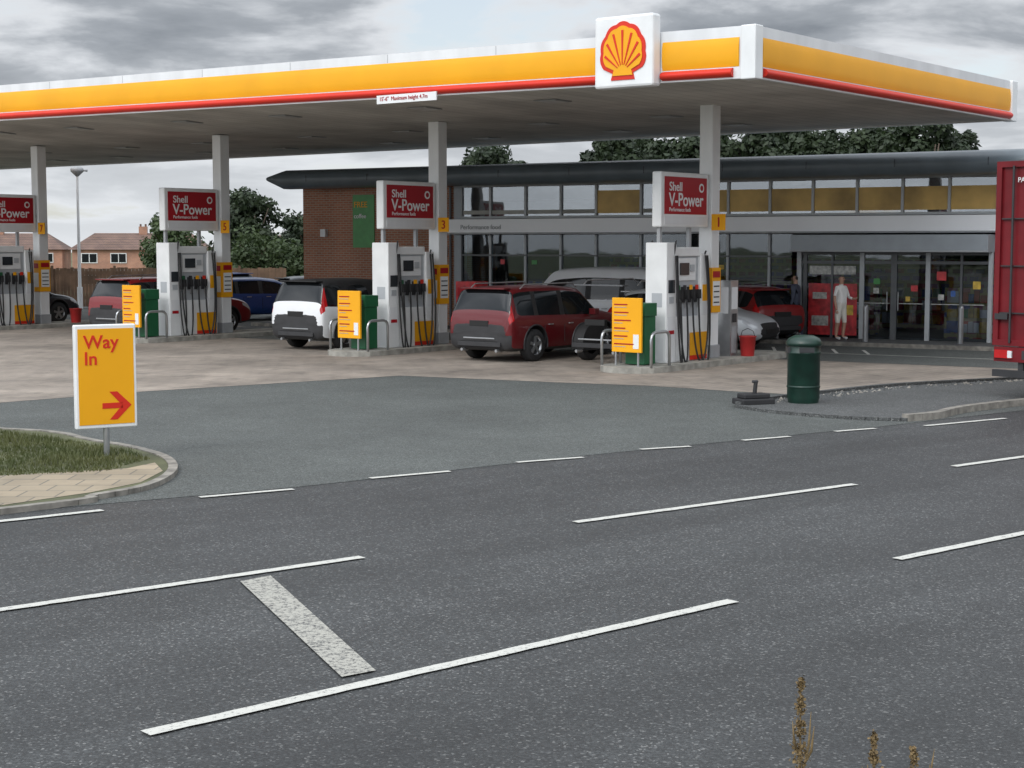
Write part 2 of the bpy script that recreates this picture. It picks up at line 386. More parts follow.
for i in range(260):
    s=rnd.random()*3; k=int(s); t=s-k; q=P[k].lerp(P[k+1],t)+Vector((rnd.gauss(.1,.12),rnd.gauss(-.12,.10))); r_=rnd.uniform(.02,.05)
    vs=[(q.x+r_*math.cos(a)*rnd.uniform(.7,1.2),q.y+r_*math.sin(a)*rnd.uniform(.7,1.2),.05) for a in (0,1.2,2.4,3.7,5)]+[(q.x,q.y,.05+r_*.8)]
    b.add(vs,[(0,1,5),(1,2,5),(2,3,5),(3,4,5),(4,0,5)],'foot' if i%3 else 'kerb')
b.done('gravel',recalc=False)

def mark(b,p,q,w=.12,mat='white_line',z=.012):
    p=Vector(p);q=Vector(q);d=(q-p).normalized();n=Vector((-d.y,d.x))
    rnd=random.Random(int(p.x*100)); k=max(2,int((q-p).length/.12)); l=[];r_=[]
    for i in range(k+1):
        c=p+(q-p)*i/k; l.append(c+n*(w/2+rnd.gauss(0,.003))); r_.append(c-n*(w/2+rnd.gauss(0,.003)))
    for i in range(k): b.poly([(*r_[i],z),(*r_[i+1],z),(*l[i+1],z),(*l[i],z)],mat)
b=MB()
for p,q in [((-2.02,8.50),(1.67,11.74)),((-8.5,7.7),(-1.29,13.41)),((.61,15.11),(3.84,17.53)),((3.29,13.32),(8.6,17.7)),((-7.5,13.2),(-4.14,15.8)),((5.34,18.95),(8.4,21.3)),((-6.2,4.6),(-4.4,6.3))]:
    mark(b,p,q,.11)
for p,q in [((-3.32,16.62),(-2.40,17.17)),((-1.63,17.98),(-.734,18.54)),((.06,19.3),(.895,19.76)),((1.68,20.53),(2.37,20.84)),((3.16,21.47),(3.88,21.92)),((4.63,22.5),(5.29,22.88)),((6.1,23.2),(7.6,24.2))]:
    mark(b,p,q,.095)
b.poly([(-2.17,12.42,.012),(-1.06,9.63,.012),(-.86,9.78,.012),(-1.96,12.64,.012)],'white_worn')
b.done('road_markings',recalc=False)
b=MB()
for k in range(5):
    p=Bf(-4.6,2.0+k*.8); q=Bf(-3.2,2.6+k*.8); mark(b,p.xy,q.xy,.08,z=.016)
mark(b,Bf(-4.7,-1).xy,Bf(-4.7,7).xy,.08,z=.016)
b.done('bay_markings',recalc=False)

# ---------------------------------------------------------------- canopy
def make_canopy():
    root=empty('fuel_canopy',FO,FR)
    X0,X1,Y0,Y1=-5.07,7.9,-3.93,40.0; ZB=5.7; HF=.95
    def tilt(v):
        x,y,z=v; w=max(0,min(1,(0.5-x)/5.5)); return (x,y,z+.0135*max(0,y+4.08)*w)
    b=MB()
    nx=6;ny=24
    vs=[];fs=[]
    for i in range(nx+1):
        for j in range(ny+1): vs.append((X0+.1+(X1-X0-.2)*i/nx,Y0+.1+(Y1-Y0-.2)*j/ny,ZB+.04))
    for i in range(nx):
        for j in range(ny): fs.append((i*(ny+1)+j,i*(ny+1)+j+1,(i+1)*(ny+1)+j+1,(i+1)*(ny+1)+j))
    b.add(vs,fs,'soffit')
    b.add([(v[0],v[1],ZB+.85) for v in vs],fs,'grey')
    b.done('soffit',root,fn=tilt)
    b=MB()
    def seg(a0,a1,n=16): return [a0+(a1-a0)*i/n for i in range(n+1)]
    ys=seg(Y0,Y1)
    for i in range(len(ys)-1):
        b.box(X0,X0+.1,ys[i],ys[i+1],ZB,ZB+HF,'white2'); b.box(X1-.1,X1,ys[i],ys[i+1],ZB,ZB+HF,'white2')
    b.box(X0+.101,X1-.101,Y0,Y0+.1,ZB,ZB+HF,'white2'); b.box(X0+.101,X1-.101,Y1-.1,Y1,ZB,ZB+HF,'white2')
    b.done('fascia',root,fn=tilt)
    def band(b,axis,a0,a1,z0,z1,proud,mat,n):
        vs=[];K=7
        for i in range(n+1):
            a=a0+(a1-a0)*i/n
            for k in range(K+1):
                t=k/K; off=proud*math.sin(math.pi*t)**.6+.004
                z=z0+(z1-z0)*t
                vs.append((X0-off,a,z) if axis=='y' else ((a,Y0-off,z) if axis=='x' else (X1+off,a,z)))
        fs=[(i*(K+1)+k,(i+1)*(K+1)+k,(i+1)*(K+1)+k+1,i*(K+1)+k+1) for i in range(n) for k in range(K)]
        b.add(vs,fs,mat,True)
        b.add(vs,[tuple(range(K+1)),tuple(range(n*(K+1),n*(K+1)+K+1))],mat)
    cy=-1.27
    b=MB()
    band(b,'y',Y0+.30,cy-.70,ZB+.22,ZB+.75,.03,'yellow',4); band(b,'y',cy+.70,Y1,ZB+.22,ZB+.75,.03,'yellow',24)
    band(b,'x',X0+.30,X1-.3,ZB+.22,ZB+.75,.03,'yellow',12); band(b,'b',Y0+.3,Y1,ZB+.22,ZB+.75,.03,'yellow',24)
    b.done('yellow_band',root,fn=tilt)
    b=MB()
    band(b,'y',Y0+.42,cy-.70,ZB+.03,ZB+.20,.10,'red',4); band(b,'y',cy+.70,Y1,ZB+.03,ZB+.20,.10,'red',24)
    band(b,'x',X0+.34,X1-.3,ZB+.03,ZB+.20,.10,'red',12); band(b,'b',Y0+.3,Y1,ZB+.03,ZB+.20,.10,'red',24)
    b.done('red_band',root,fn=tilt)
    b=MB()
    b.box(X0-.07,X0+.22,Y0-.07,Y0+.24,ZB-.02,ZB+HF+.01,'white'); b.box(X1-.3,X1+.05,Y0-.07,Y0+.2,ZB-.02,ZB+HF+.01,'white')
    b.done('corner_panels',root,bevel=.02)
    b=MB()
    for k in range(13):
        y=Y0+3+k*3.0
        if abs(y-cy)<.9: continue
        b.box(X0-.0035,X0+.01,y-.006,y+.006,ZB+.76,ZB+HF-.01,'grey')
    b.done('fascia_joints',root,fn=tilt)
    b=MB()
    for y in [8.3*k+o for k in range(5) for o in (2.3,6.0)]:
        for x in (-2.8,1.8,5.2):
            b.box(x-.3,x+.3,y-.3,y+.3,ZB+.015,ZB+.03,'grey'); b.box(x-.25,x+.25,y-.25,y+.25,ZB+.005,ZB+.014,'soffl')
    b.done('luminaires',root,fn=tilt)
    b=MB(); b.box(X0-.16,X0-.13,3.55,5.25,ZB-.10,ZB+.08,'white'); b.done('height_board',root,loc=(0,0,.10))
    text("15'-6\"  Maximum height 4.7m",.12,'height_text',root,(X0-.165,5.17,ZB+.06),FACE_NX,'dred',sx=.97)
    zc=ZB+.64; hw=.67
    b=MB(); b.box(X0-.30,X0-.01,cy-hw,cy+hw,zc-.68,zc+.68,'white'); b.done('logo_box',root,bevel=.05)
    def shell(sc,off):
        pts=[]
        n=105
        for i in range(n+1):
            th=R(8)+(math.pi-2*R(8))*i/n
            r=.52+.50*math.sin(th)**1.0
            r+=.035*abs(math.sin((th-R(8))/(math.pi-2*R(8))*math.pi*7))
            pts.append((math.cos(th)*r*.84,math.sin(th)*r))
        pts+=[(-.26,-.02),(-.30,-.16),(.30,-.16),(.26,-.02)]
        return [((p[0])*sc,(p[1]-.43)*sc) for p in pts]
    b=MB()
    def put(pts,x,mat,d=.012):
        v1=[(x,cy-p[0],zc+p[1]) for p in pts]; v2=[(x+d,cy-p[0],zc+p[1]) for p in pts]; n=len(pts)
        b.add(v1+v2,[tuple(range(n)),tuple(range(n,2*n))]+[(i,(i+1)%n,n+(i+1)%n,n+i) for i in range(n)],mat)
    SC=.77
    put(shell(.91,0),X0-.315,'red'); put(shell(SC,0),X0-.330,'yellow')
    base=Vector((0,-.43*SC-.06))
    for k in range(-3,4):
        th=math.pi/2+k*R(20.5)
        r=SC*(.52+.50*math.sin(th))*.93
        tip=Vector((math.cos(th)*r*.84,math.sin(th)*r-.43*SC))
        d=(tip-base).normalized(); nn=Vector((-d.y,d.x))
        st=base+d*.14
        put([tuple(st-nn*.007),tuple(tip-nn*.023),tuple(tip+nn*.023),tuple(st+nn*.007)],X0-.342,'red')
    b.done('scallop_emblem',root)
    for k,y in enumerate(ROWS):
        b=MB(); b.box(-.17,.17,-.17,.17,.12,ZB+.06,'colgrey'); b.box(-.20,.20,-.20,.20,.12,.42,'grey')
        b.done('column_%d'%(k+1),root,loc=(0,y,0),bevel=.02)
        b=MB(); b.cyl((.22,.1,.15),(.22,.1,ZB),.04,mat='white2'); b.done('downpipe_%d'%(k+1),root,loc=(0,y,0))
make_canopy()

# ---------------------------------------------------------------- islands
def pump_station(k):
    yo=ROWS[k]
    base=F(0,yo)
    b=MB()
    pts=[]
    for i in range(9):
        a=R(90)+R(180)*i/8; pts.append((-3.0+math.cos(a)*.72,math.sin(a)*.72))
    for i in range(9):
        a=R(-90)+R(180)*i/8; pts.append((2.2+math.cos(a)*.72,math.sin(a)*.72))
    b.prism(pts,0,.13,'kerbgrey'); o=b.done('pump_island',None,loc=base,rot=FR,bevel=.03)
    root=empty('fuel_dispenser',base+E2*.08+Vector((.0,0,.13)),FR)
    b=MB()
    b.box(-2.26,-1.86,-.27,.27,0,2.58,'white'); b.box(-.86,-.54,-.27,.27,0,2.35,'white')
    b.box(-1.858,-.862,-.25,.25,.0,.98,'white'); b.box(-1.858,-.862,-.24,.24,2.28,2.48,'white')
    b.done('cabinet',root,bevel=.02)
    b=MB()
    b.box(-1.856,-.864,-.19,.19,.982,2.278,'panelgrey')
    b.done('recess',root)
    b=MB()
    for s in(-1,1):
        b.box(-1.74,-1.00,s*.20-.02,s*.20+.02,1.76,2.24,'white')
        b.box(-1.66,-1.30,s*.235-.01,s*.235+.01,1.88,2.14,'screen')
        b.box(-1.24,-1.08,s*.235-.01,s*.235+.01,1.95,2.10,'panelgrey')
        b.box(-2.19,-1.93,s*.272-.006,s*.272+.006,1.50,1.78,'screen')
        b.box(-2.16,-1.98,s*.272-.006,s*.272+.006,1.28,1.42,'panelgrey')
        for i,c in enumerate(('green','dark','yellow','red')):
            x=-1.74+i*.25
            b.box(x-.07,x+.07,s*.215-.03,s*.215+.03,1.28,1.62,'dark')
            b.box(x-.055,x+.055,s*.25-.008,s*.25+.008,1.56,1.66,c)
            b.box(x-.028,x+.028,s*.30-.05,s*.30+.03,1.36,1.56,'black')
            b.cyl((x,s*.30,1.40),(x,s*.25,1.16),.022,.015,8,'steel')
        b.box(-1.845,-1.40,s*.256-.004,s*.256+.004,.03,.80,'white')
        b.box(-1.30,-.58,s*.274-.003,s*.274+.003,.12,.62,'yellow')
        b.box(-1.30,-.58,s*.274-.003,s*.274+.003,.02,.118,'red')
        b.box(-.82,-.58,s*.274-.004,s*.274+.004,.98,1.72,'white2')
        b.box(-.80,-.60,s*.281-.004,s*.281+.004,1.3,1.66,'yellow')
        b.box(-2.22,-1.92,s*.274-.003,s*.274+.003,.55,1.0,'white2')
        b.box(-2.18,-1.96,s*.279-.003,s*.279+.003,.62,.70,'dred')
        for x in (-1.945,-.70): b.cyl((x,s*.25,2.3),(x,s*.30,2.62 if x<-1 else 2.4),.02,mat='dark',n=8)
    b.box(-2.264,-2.26,-.20,.20,.05,.55,'white2'); b.box(-2.264,-2.26,-.16,.10,1.2,1.5,'panelgrey')
    b.done('panels_and_nozzles',root)
    b=MB()
    rnd=random.Random(k*7+5)
    for s in(-1,1):
        for i in range(4):
            x=-1.74+i*.25; xe=(-1.96,-1.90,-.74,-.66)[i]; low=rnd.uniform(.10,.40); bow=rnd.uniform(.02,.16)*(1 if i>1 else -1)
            P0=Vector((x,s*.30,1.40)); P3=Vector((xe,s*.31,2.30))
            pts=[]
            for t in range(0,23):
                u=t/22
                c1=Vector((x-bow*.6,s*.40,low-1.25)); c2=Vector((xe+bow*1.2,s*.50,low-.55))
                pts.append(P0*(1-u)**3+c1*3*u*(1-u)**2+c2*3*u*u*(1-u)+P3*u**3)
            b.tube(pts,.021,'black',7)
    b.done('hoses',root)
    sg=empty('pump_header_sign',base+E2*.10,FR)
    b=MB()
    b.box(-2.28,-.33,-.12,.12,3.04,4.22,'white')
    b.done('sign_box',sg,bevel=.03)
    b=MB()
    for s in(-1,1): b.box(-2.16,-.43,s*.124-.004,s*.124+.004,3.32,4.12,'dred')
    for s in(-1,1): b.box(-2.16,-.43,s*.124-.004,s*.124+.004,3.10,3.27,'white2')
    b.box(-2.2,-2.12,-.04,.04,2.70,3.04,'grey'); b.box(-1.0,-.92,-.04,.04,2.45,3.04,'grey'); b.box(-.335,-.25,-.04,.04,3.5,3.6,'grey')
    b.done('face_panels',sg)
    text('Shell',.27,'text_line_1',sg,(-1.98,-.130,3.82),FACE_NY,'white',bold=.012,sx=1.05)
    text('V-Power',.40,'text_line_2',sg,(-1.99,-.130,3.50),FACE_NY,'white',bold=.012,sx=.98)
    text('Performance fuels',.12,'text_line_3',sg,(-1.98,-.130,3.38),FACE_NY,'white',sx=1.0)
    b=MB(); 
    b.cyl((-.66,-.125,3.90),(-.66,-.135,3.90),.10,n=18,mat='white'); b.cyl((-.66,-.13,3.90),(-.66,-.139,3.90),.06,n=18,mat='dred'); b.done('roundel',sg)
    nf=empty('pump_number_sign',base,FR)
    b=MB(); b.box(-.22,-.20,-.54,-.19,2.98,3.34,'yellow'); b.box(-.20,-.17,-.30,-.175,3.1,3.2,'grey'); b.done('plate',nf,bevel=.005)
    text(str(2*k+1),.30,'number',nf,(-.224,-.30,3.06),FACE_NX,'dred',bold=.01)
    b=MB(); 
    b.box(-.19,.19,-.202,-.180,1.15,2.15,'yellow'); b.box(-.15,.15,-.21,-.203,1.3,1.85,'white'); b.box(-.15,.15,-.21,-.203,1.93,2.07,'dred')
    for i in range(4): b.box(-.12,.12,-.213,-.2105,1.36+i*.12,1.39+i*.12,'dark')
    b.box(-.205,-.18,-.17,.17,1.15,2.15,'yellow'); b.box(-.212,-.2055,-.14,.14,1.3,1.75,'white'); b.box(-.212,-.2055,-.14,.14,1.9,2.05,'dred')
    b.done('notice_board',None,loc=base,rot=FR)
    ib=empty('information_board',base,FR)
    b=MB(); b.box(-3.30,-3.24,-.37,.37,.42,1.56,'yellow'); b.done('panel',ib,bevel=.01)
    b=MB()
    rnd=random.Random(3)
    for i in range(6):
        z=1.42-i*.165
        b.box(-3.306,-3.301,.31-rnd.uniform(.28,.5),.31,z-.014,z+.012,'dred')
        b.box(-3.306,-3.301,.31-rnd.uniform(.2,.4),.31,z-.065,z-.052,'grey')
    b.box(-3.306,-3.301,-.31,-.17,.5,.80,'white')
    b.cyl((-3.27,.28,.13),(-3.27,.28,.43),.025,mat='steel'); b.cyl((-3.27,-.28,.13),(-3.27,-.28,.43),.025,mat='steel')
    b.done('lettering_and_posts',ib)
    b=MB(); b.box(-2.98,-2.55,-.24,.24,.15,1.16,'green'); b.box(-3.0,-2.53,-.26,.26,1.162,1.44,'green'); b.box(-3.01,-2.99,-.19,.19,1.2,1.34,'dark')
    b.done('waste_bin',None,loc=base,rot=FR,bevel=.03)
    b=MB()
    for yy in(-.62,.62):
        pts=[(-3.3,yy,.12),(-3.3,yy,.7)]+[(-3.3+.15*(1-math.cos(a)),yy,.7+.15*math.sin(a)) for a in (R(30),R(60),R(90))]+[(-2.75,yy,.85)]+[(-2.75+.15*math.sin(a),yy,.7+.15*math.cos(a)) for a in (R(30),R(60),R(90))]+[(-2.6,yy,.12)]
        b.tube(pts,.034,'steel',8)
    b.done('hoop_rail',None,loc=base,rot=FR)
    if k==0:
        b=MB(); b.box(.55,.88,-.26,.16,.13,1.85,'steel'); b.box(.545,.55,-.20,.10,1.1,1.7,'white2'); b.box(.59,.84,-.27,-.26,1.2,1.7,'white2'); b.box(.62,.80,-.276,-.27,.9,1.1,'dark'); b.box(.60,.82,-.265,-.26,.2,.8,'grey')
        b.done('air_and_service_unit',None,loc=base,rot=FR,bevel=.02)
    if k in(0,3):
        b=MB(); b.lathe([(.15,.13),(.19,.56),(.205,.57),(.205,.59),(.18,.59),(.15,.25),(.01,.25)],'bucket'); 
        b.tube([(0.0,.19,.56),(0,.14,.70),(0,0,.76),(0,-.14,.70),(0,-.19,.56)],.008,'black',6)
        b.done('fire_bucket',None,loc=F(.92,yo-.50),rot=FR)
    if k==1:
        b=MB(); b.box(1.0,1.5,-.42,.25,.13,1.70,'poster'); b.box(.99,1.0,-.35,.18,.9,1.55,'dred'); b.box(1.05,1.45,-.43,-.42,.9,1.5,'white2'); b.done('pay_cabinet',None,loc=base,rot=FR,bevel=.03)  # red pay cabinet behind the second column
for k in range(5): pump_station(k)

# ---------------------------------------------------------------- cars
def wheel(b,x,y,r,side,w=.23):
    prof=[(r*.60,-w/2),(r*.93,-w/2),(r,-w/2+.035),(r,w/2-.035),(r*.93,w/2),(r*.60,w/2)]
    n=26
    vs=[]
    for rr,yy in prof:
        for k in range(n):
            t=2*math.pi*k/n; vs.append((x+rr*math.cos(t),y+yy,r+rr*math.sin(t)))
    fs=[(i*n+k,i*n+(k+1)%n,(i+1)*n+(k+1)%n,(i+1)*n+k) for i in range(5) for k in range(n)]
    b.add(vs,fs,'tyre',True)
    yo=y+side*(w/2-.05)
    b.cyl((x,yo,r),(x,yo-side*.02,r),r*.62,n=26,mat='dark')
    b.cyl((x,yo+side*.045,r),(x,yo,r),r*.16,n=12,mat='rim')
    ring=[(r*.56,0),(r*.63,.045),(r*.65,.045),(r*.65,0)]
    vs=[]
    for rr,yy in ring:
        for k in range(n):
            t=2*math.pi*k/n; vs.append((x+rr*math.cos(t),yo+side*yy,r+rr*math.sin(t)))
    b.add(vs,[(i*n+k,i*n+(k+1)%n,(i+1)*n+(k+1)%n,(i+1)*n+k) for i in range(3) for k in range(n)],'rim',True)
    for k in range(5):
        t=2*math.pi*k/5+.3
        T=Matrix.Translation((x,yo+side*.02,r))@Matrix.Rotation(-t,4,'Y')
        b.box(.03,r*.60,-.015,.015,-.035,.035,'rim',T)

# columns: s, z-bottom, width factor, belt z, roof z, roof width factor
SUV=[(0,.50,.84,.76,.84,.80),(.007,.36,.93,.94,1.02,.86),(.015,.28,.97,1.01,1.15,.88),(.034,.26,.99,1.03,1.38,.85),(.055,.25,1.0,1.03,1.61,.81),(.10,.24,1.0,1.02,1.66,.79),(.20,.24,1,1.01,1.67,.79),
     (.225,.24,1,1.01,1.67,.79),(.42,.23,1,.99,1.67,.80),(.445,.23,1,.99,1.668,.80),(.61,.23,1,.97,1.62,.77),(.665,.23,1,.97,1.52,.75),(.745,.24,1,.98,1.13,.82),(.80,.25,1,.97,1.07,.84),(.90,.26,.98,.91,1.01,.82),(.955,.28,.94,.82,.93,.78),(.985,.32,.88,.70,.81,.74),(1.0,.42,.78,.56,.62,.64)]
HATCH=[(0,.48,.80,.68,.72,.74),(.012,.34,.90,.82,.89,.80),(.03,.26,.96,.90,.99,.80),(.06,.22,.985,.93,1.15,.76),(.12,.20,1.0,.93,1.36,.70),(.17,.20,1.0,.92,1.42,.70),(.21,.20,1,.92,1.44,.71),
     (.235,.20,1,.91,1.445,.71),(.42,.20,1,.90,1.46,.72),(.445,.20,1,.90,1.458,.72),(.58,.20,1,.89,1.40,.70),(.64,.20,1,.89,1.29,.70),(.75,.20,1,.88,.95,.80),(.80,.21,1,.86,.92,.82),(.90,.22,.98,.78,.84,.80),(.955,.24,.93,.68,.76,.74),(.985,.28,.86,.58,.66,.70),(1.0,.36,.74,.5,.54,.6)]
VAN=[(0,.50,.88,.80,.90,.84),(.004,.36,.95,.95,1.2,.86),(.008,.30,.97,1.0,1.5,.86),(.014,.28,.99,1.04,1.75,.85),(.024,.27,1.0,1.06,1.87,.84),(.08,.26,1.0,1.06,1.93,.84),(.20,.24,1,1.06,1.95,.84),
     (.225,.24,1,1.05,1.95,.84),(.42,.23,1,1.04,1.96,.84),(.445,.23,1,1.04,1.96,.84),(.66,.23,1,1.02,1.90,.80),(.71,.23,1,1.02,1.78,.78),(.81,.24,1,1.02,1.18,.80),(.85,.25,1,1.0,1.10,.82),(.92,.26,.98,.92,1.02,.80),(.96,.28,.95,.82,.92,.76),(.985,.32,.90,.70,.80,.72),(1.0,.42,.80,.58,.64,.6)]
def carpaint(name,col,metal=.35):
    m=pbr(name,col,.35,metal,var=.03,scale=2,coat=.45,spec=.4); return m
def car(name,loc,rot,paint,shape=SUV,L=4.6,W=1.86,H=1.65,wb=(.20,.79),wr=.36,black_roof=False,tall_lamp=False,cladding=True,rails=True):
    root=empty(name,loc,rot); hw=W/2; hs=H/shape[8][4]
    b=MB(); mats=[paint,M['carglass'],M['dark'],M['tail'],M['head'],M['black']]; b.mats=list(mats)
    rings=[]
    for (s,z0,wf,zb,zr,wr_) in shape:
        x=-L/2+s*L; zb*=hs;zr*=hs; w=hw*wf; rw=hw*wr_; gh=(zr-zb)
        if gh>.22*hs: d1=.10;d2=.025
        else: d1=gh*.35;d2=gh*.1
        if shape is VAN and gh>.4: d1=.28
        zm=(z0+zb)/2
        half=[(0,z0),(.78*w,z0),(.965*w,z0+.07),(1.0*w,zm-.03),(.985*w,zb-.10),(.95*w,zb),(rw*1.0,zr-d1),(rw*.92,zr-d2),(rw*.5,zr),(0,zr+.01)]
        if gh<=.22*hs:
            half[6]=(min(w*.93,rw*1.08),zb+(zr-zb)*.45); half[7]=(rw*.93,zr-d2)
        ring=half+[(-y,z) for y,z in half[-2:0:-1]]
        rings.append([(x,y,z) for y,z in ring])
    n=len(rings[0]); vs=[v for r_ in rings for v in r_]; ns=len(rings)
    faces=[];fm=[]
    for i in range(ns-1):
        for j in range(n):
            jj=j if j<9 else n-1-j
            a=(i*n+j,i*n+(j+1)%n,(i+1)*n+(j+1)%n,(i+1)*n+j)
            k=0
            if jj<=1 and cladding: k=2
            if jj==2 and cladding and i<=1: k=2
            if jj==0: k=5
            if jj==5:
                if 4<=i<=11: k=1
                if i in(6,8): k=5
                if i==5: k=1
            if jj in(7,8) and i in(10,11): k=1
            if jj in(6,7,8) and i in(2,3): k=1
            if i in(1,2) and jj in((4,5)): k=3
            if tall_lamp and i in(2,3) and jj==5: k=3
            if i in(14,15) and jj in(4,): k=4
            if i==16 and jj in (7,8): k=5
            if black_roof and jj in(6,7,8) and 4<=i<=10 and k==0: k=5
            faces.append(a); fm.append(k)
    faces.append(tuple(range(n))); fm.append(2); faces.append(tuple(range((ns-1)*n,ns*n))); fm.append(5)
    me=bpy.data.meshes.new('body'); me.from_pydata(vs,[],faces)
    for m in mats: me.materials.append(m)
    me.polygons.foreach_set('material_index',fm)
    me.update()
    bm=bmesh.new(); bm.from_mesh(me); bmesh.ops.recalc_face_normals(bm,faces=bm.faces)
    cl=bm.edges.layers.float.get('crease_edge') or bm.edges.layers.float.new('crease_edge')
    for e in bm.edges:
        if len(e.link_faces)==2 and e.link_faces[0].material_index!=e.link_faces[1].material_index: e[cl]=.5
    bm.to_mesh(me); bm.free()
    o=bpy.data.objects.new('body_tmp',me); COL.objects.link(o)
    ss=o.modifiers.new('s','SUBSURF'); ss.levels=2; ss.render_levels=2
    xr=-L/2+wb[0]*L; xf=-L/2+wb[1]*L
    cb=MB(); cb.mats=list(mats)
    for x in(xr,xf):
        for s in(-1,1): cb.cyl((x,s*(hw-.30),wr+.02),(x,s*(hw+.3),wr+.02),wr+.065,n=28,mat=M['black'])
    co=cb.done('cut'); 
    bo=o.modifiers.new('b','BOOLEAN'); bo.operation='DIFFERENCE'; bo.object=co; bo.solver='EXACT'
    dg=bpy.context.evaluated_depsgraph_get(); dg.update()
    me2=bpy.data.meshes.new_from_object(o.evaluated_get(dg))
    bpy.data.objects.remove(o); bpy.data.objects.remove(co)
    me2.polygons.foreach_set('use_smooth',[True]*len(me2.polygons))
    try: me2.set_sharp_from_angle(angle=R(40))
    except Exception: pass
    body=bpy.data.objects.new('body',me2); COL.objects.link(body); body.parent=root
    b=MB()
    for x in(xr,xf):
        for s in(-1,1): wheel(b,x,s*(hw-.125),wr,s)
    b.done('wheels',root)
    b=MB()
    if cladding:
        for x in(xr,xf):
            for s in(-1,1):
                vs=[];K=16
                for k in range(K+1):
                    t=R(-12)+R(204)*k/K
                    for rr,yy in((wr+.06,hw-.03),(wr+.06,hw+.008),(wr+.095,hw+.004),(wr+.095,hw-.03)):
                        vs.append((x+rr*math.cos(t),s*yy,wr+.02+rr*math.sin(t)))
                b.add(vs,[(k*4+q,k*4+(q+1)%4,(k+1)*4+(q+1)%4,(k+1)*4+q) for k in range(K) for q in range(4)],'dark')
    for s in(-1,1):
        xm=-L/2+.665*L
        b.box(xm-.10,xm+.08,s*(hw+.10)-.09,s*(hw+.10)+.09,.98*hs,1.12*hs,paint)
        b.box(xm-.02,xm+.04,s*(hw-.0)-.06,s*(hw-.0)+.06,.96*hs,1.0*hs,'dark')
    b.done('mirrors_and_arches',root,bevel=.012)
    b=MB()
    rx=-L/2
    if shape is HATCH: b.box(rx-.02,rx+.06,-.27,.27,.70*hs,.82*hs,'plate')
    else: b.box(rx-.01,rx+.10,-.27,.27,.80*hs,.92*hs,'plate')
    b.box(rx-.01,rx+.1,-.62,.62,.36,.46,'dark')
    if cladding: b.box(rx-.012,rx+.08,-.45,.45,.53,.56,'steel')
    b.box(L/2-.06,L/2+.015,-.27,.27,.42,.53,'plate')
    s_=shape[4]; b.box(rx+s_[0]*L-.14,rx+s_[0]*L+.10,-hw*.68,hw*.68,s_[4]*hs-.0,s_[4]*hs+.03,'black' if black_roof else paint)
    b.cyl((rx+.2,-.5,.27),(rx-.01,-.5,.27),.035,mat='steel'); b.cyl((rx+.2,.5,.27),(rx-.01,.5,.27),.035,mat='steel')
    if rails:
        for s in(-1,1): b.tube([(rx+.13*L,s*hw*.76,1.62*hs),(rx+.16*L,s*hw*.76,1.71*hs),(rx+.56*L,s*hw*.76,1.72*hs),(rx+.60*L,s*hw*.76,1.62*hs)],.018,'steel',6)
    for s in(-1,1):
        for f in(.27,.435,.66):
            b.box(rx+f*L-.005,rx+f*L+.005,s*(hw+.0025)-.006,s*(hw+.0025)+.004,.40,.80*hs,'black')
        for f in(.30,.47): b.box(rx+f*L-.0,rx+f*L+.17,s*(hw+.005)-.02,s*(hw+.005)+.014,.80*hs,.825*hs,'steel')
    b.done('trim_and_plates',root,bevel=.006)
    return root
P_red=carpaint('car_paint_red',(.115,.006,.009),.1); P_white=carpaint('car_paint_white',(.74,.75,.76),0); P_grey=carpaint('car_paint_grey',(.13,.134,.142),.4)
P_blue=carpaint('car_paint_blue',(.015,.05,.20),0); P_dark=carpaint('car_paint_dark',(.03,.033,.04)); P_lblue=carpaint('car_paint_pale_blue',(.12,.32,.60),0); P_brred=carpaint('car_paint_bright_red',(.22,.012,.012),0); P_silver=carpaint('car_paint_silver',(.58,.60,.62),.2); P_maroon=carpaint('car_paint_deep_red',(.19,.008,.010),0)
def fcar(name,x_rear_axle,ymid,paint,L,wbr=.20,**k):
    cx=x_rear_axle+L*(.5-wbr); return car(name,F(cx,ymid,.008),FR,paint,L=L,**k)
fcar('parked_car',-2.1,4.2,P_red,4.63,W=1.88,H=1.71,wr=.37)
fcar('parked_car',-1.0,1.76,P_grey,4.7,W=1.94,H=1.80,wr=.38)
car('parked_car',F(4.40,3.1,.008),R(-30.6),P_silver,shape=HATCH,L=4.3,W=1.8,H=1.52,wr=.33,cladding=False,rails=False)
fcar('parked_car',-1.9,ROWS[1]+2.35,P_white,4.43,W=1.90,H=1.78,wr=.38,black_roof=True,tall_lamp=True,rails=False)
fcar('parked_car',-1.5,ROWS[2]+2.15,P_maroon,4.85,W=1.86,H=1.70)
fcar('parked_car',-1.0,ROWS[3]+2.3,P_dark,4.5,W=1.84,H=1.55)
car('parked_car',(-8.9,56,.004),R(30),P_blue,shape=HATCH,L=4.2,W=1.78,H=1.5,wr=.32,cladding=False,rails=False)
car('parked_car',(-6.9,58.5,.004),R(25),P_dark,shape=HATCH,L=4.3,W=1.78,H=1.5,wr=.32,cladding=False,rails=False)
car('parked_car',(-11.8,60,.004),R(150),P_blue,L=4.3,W=1.78,H=1.6,wr=.32,cladding=False,rails=False)
car('parked_car',(-5.6,50,.004),BR+R(90),P_lblue,L=4.5,W=1.8,H=1.84,cladding=False,rails=False)
car('parked_van',(2.35,46.3,.008),BR+R(90),P_white,shape=VAN,L=4.9,W=1.95,H=2.0,cladding=False,rails=False)
car('parked_car',(6.25,43.9,.016),BR+R(60),P_brred,shape=HATCH,L=4.0,W=1.76,H=1.52,wr=.32,cladding=False,rails=False)
car('parked_car',(15.2,38.6,.016),BR+R(80),P_silver,L=4.4,W=1.8,H=1.6,cladding=False,rails=False)

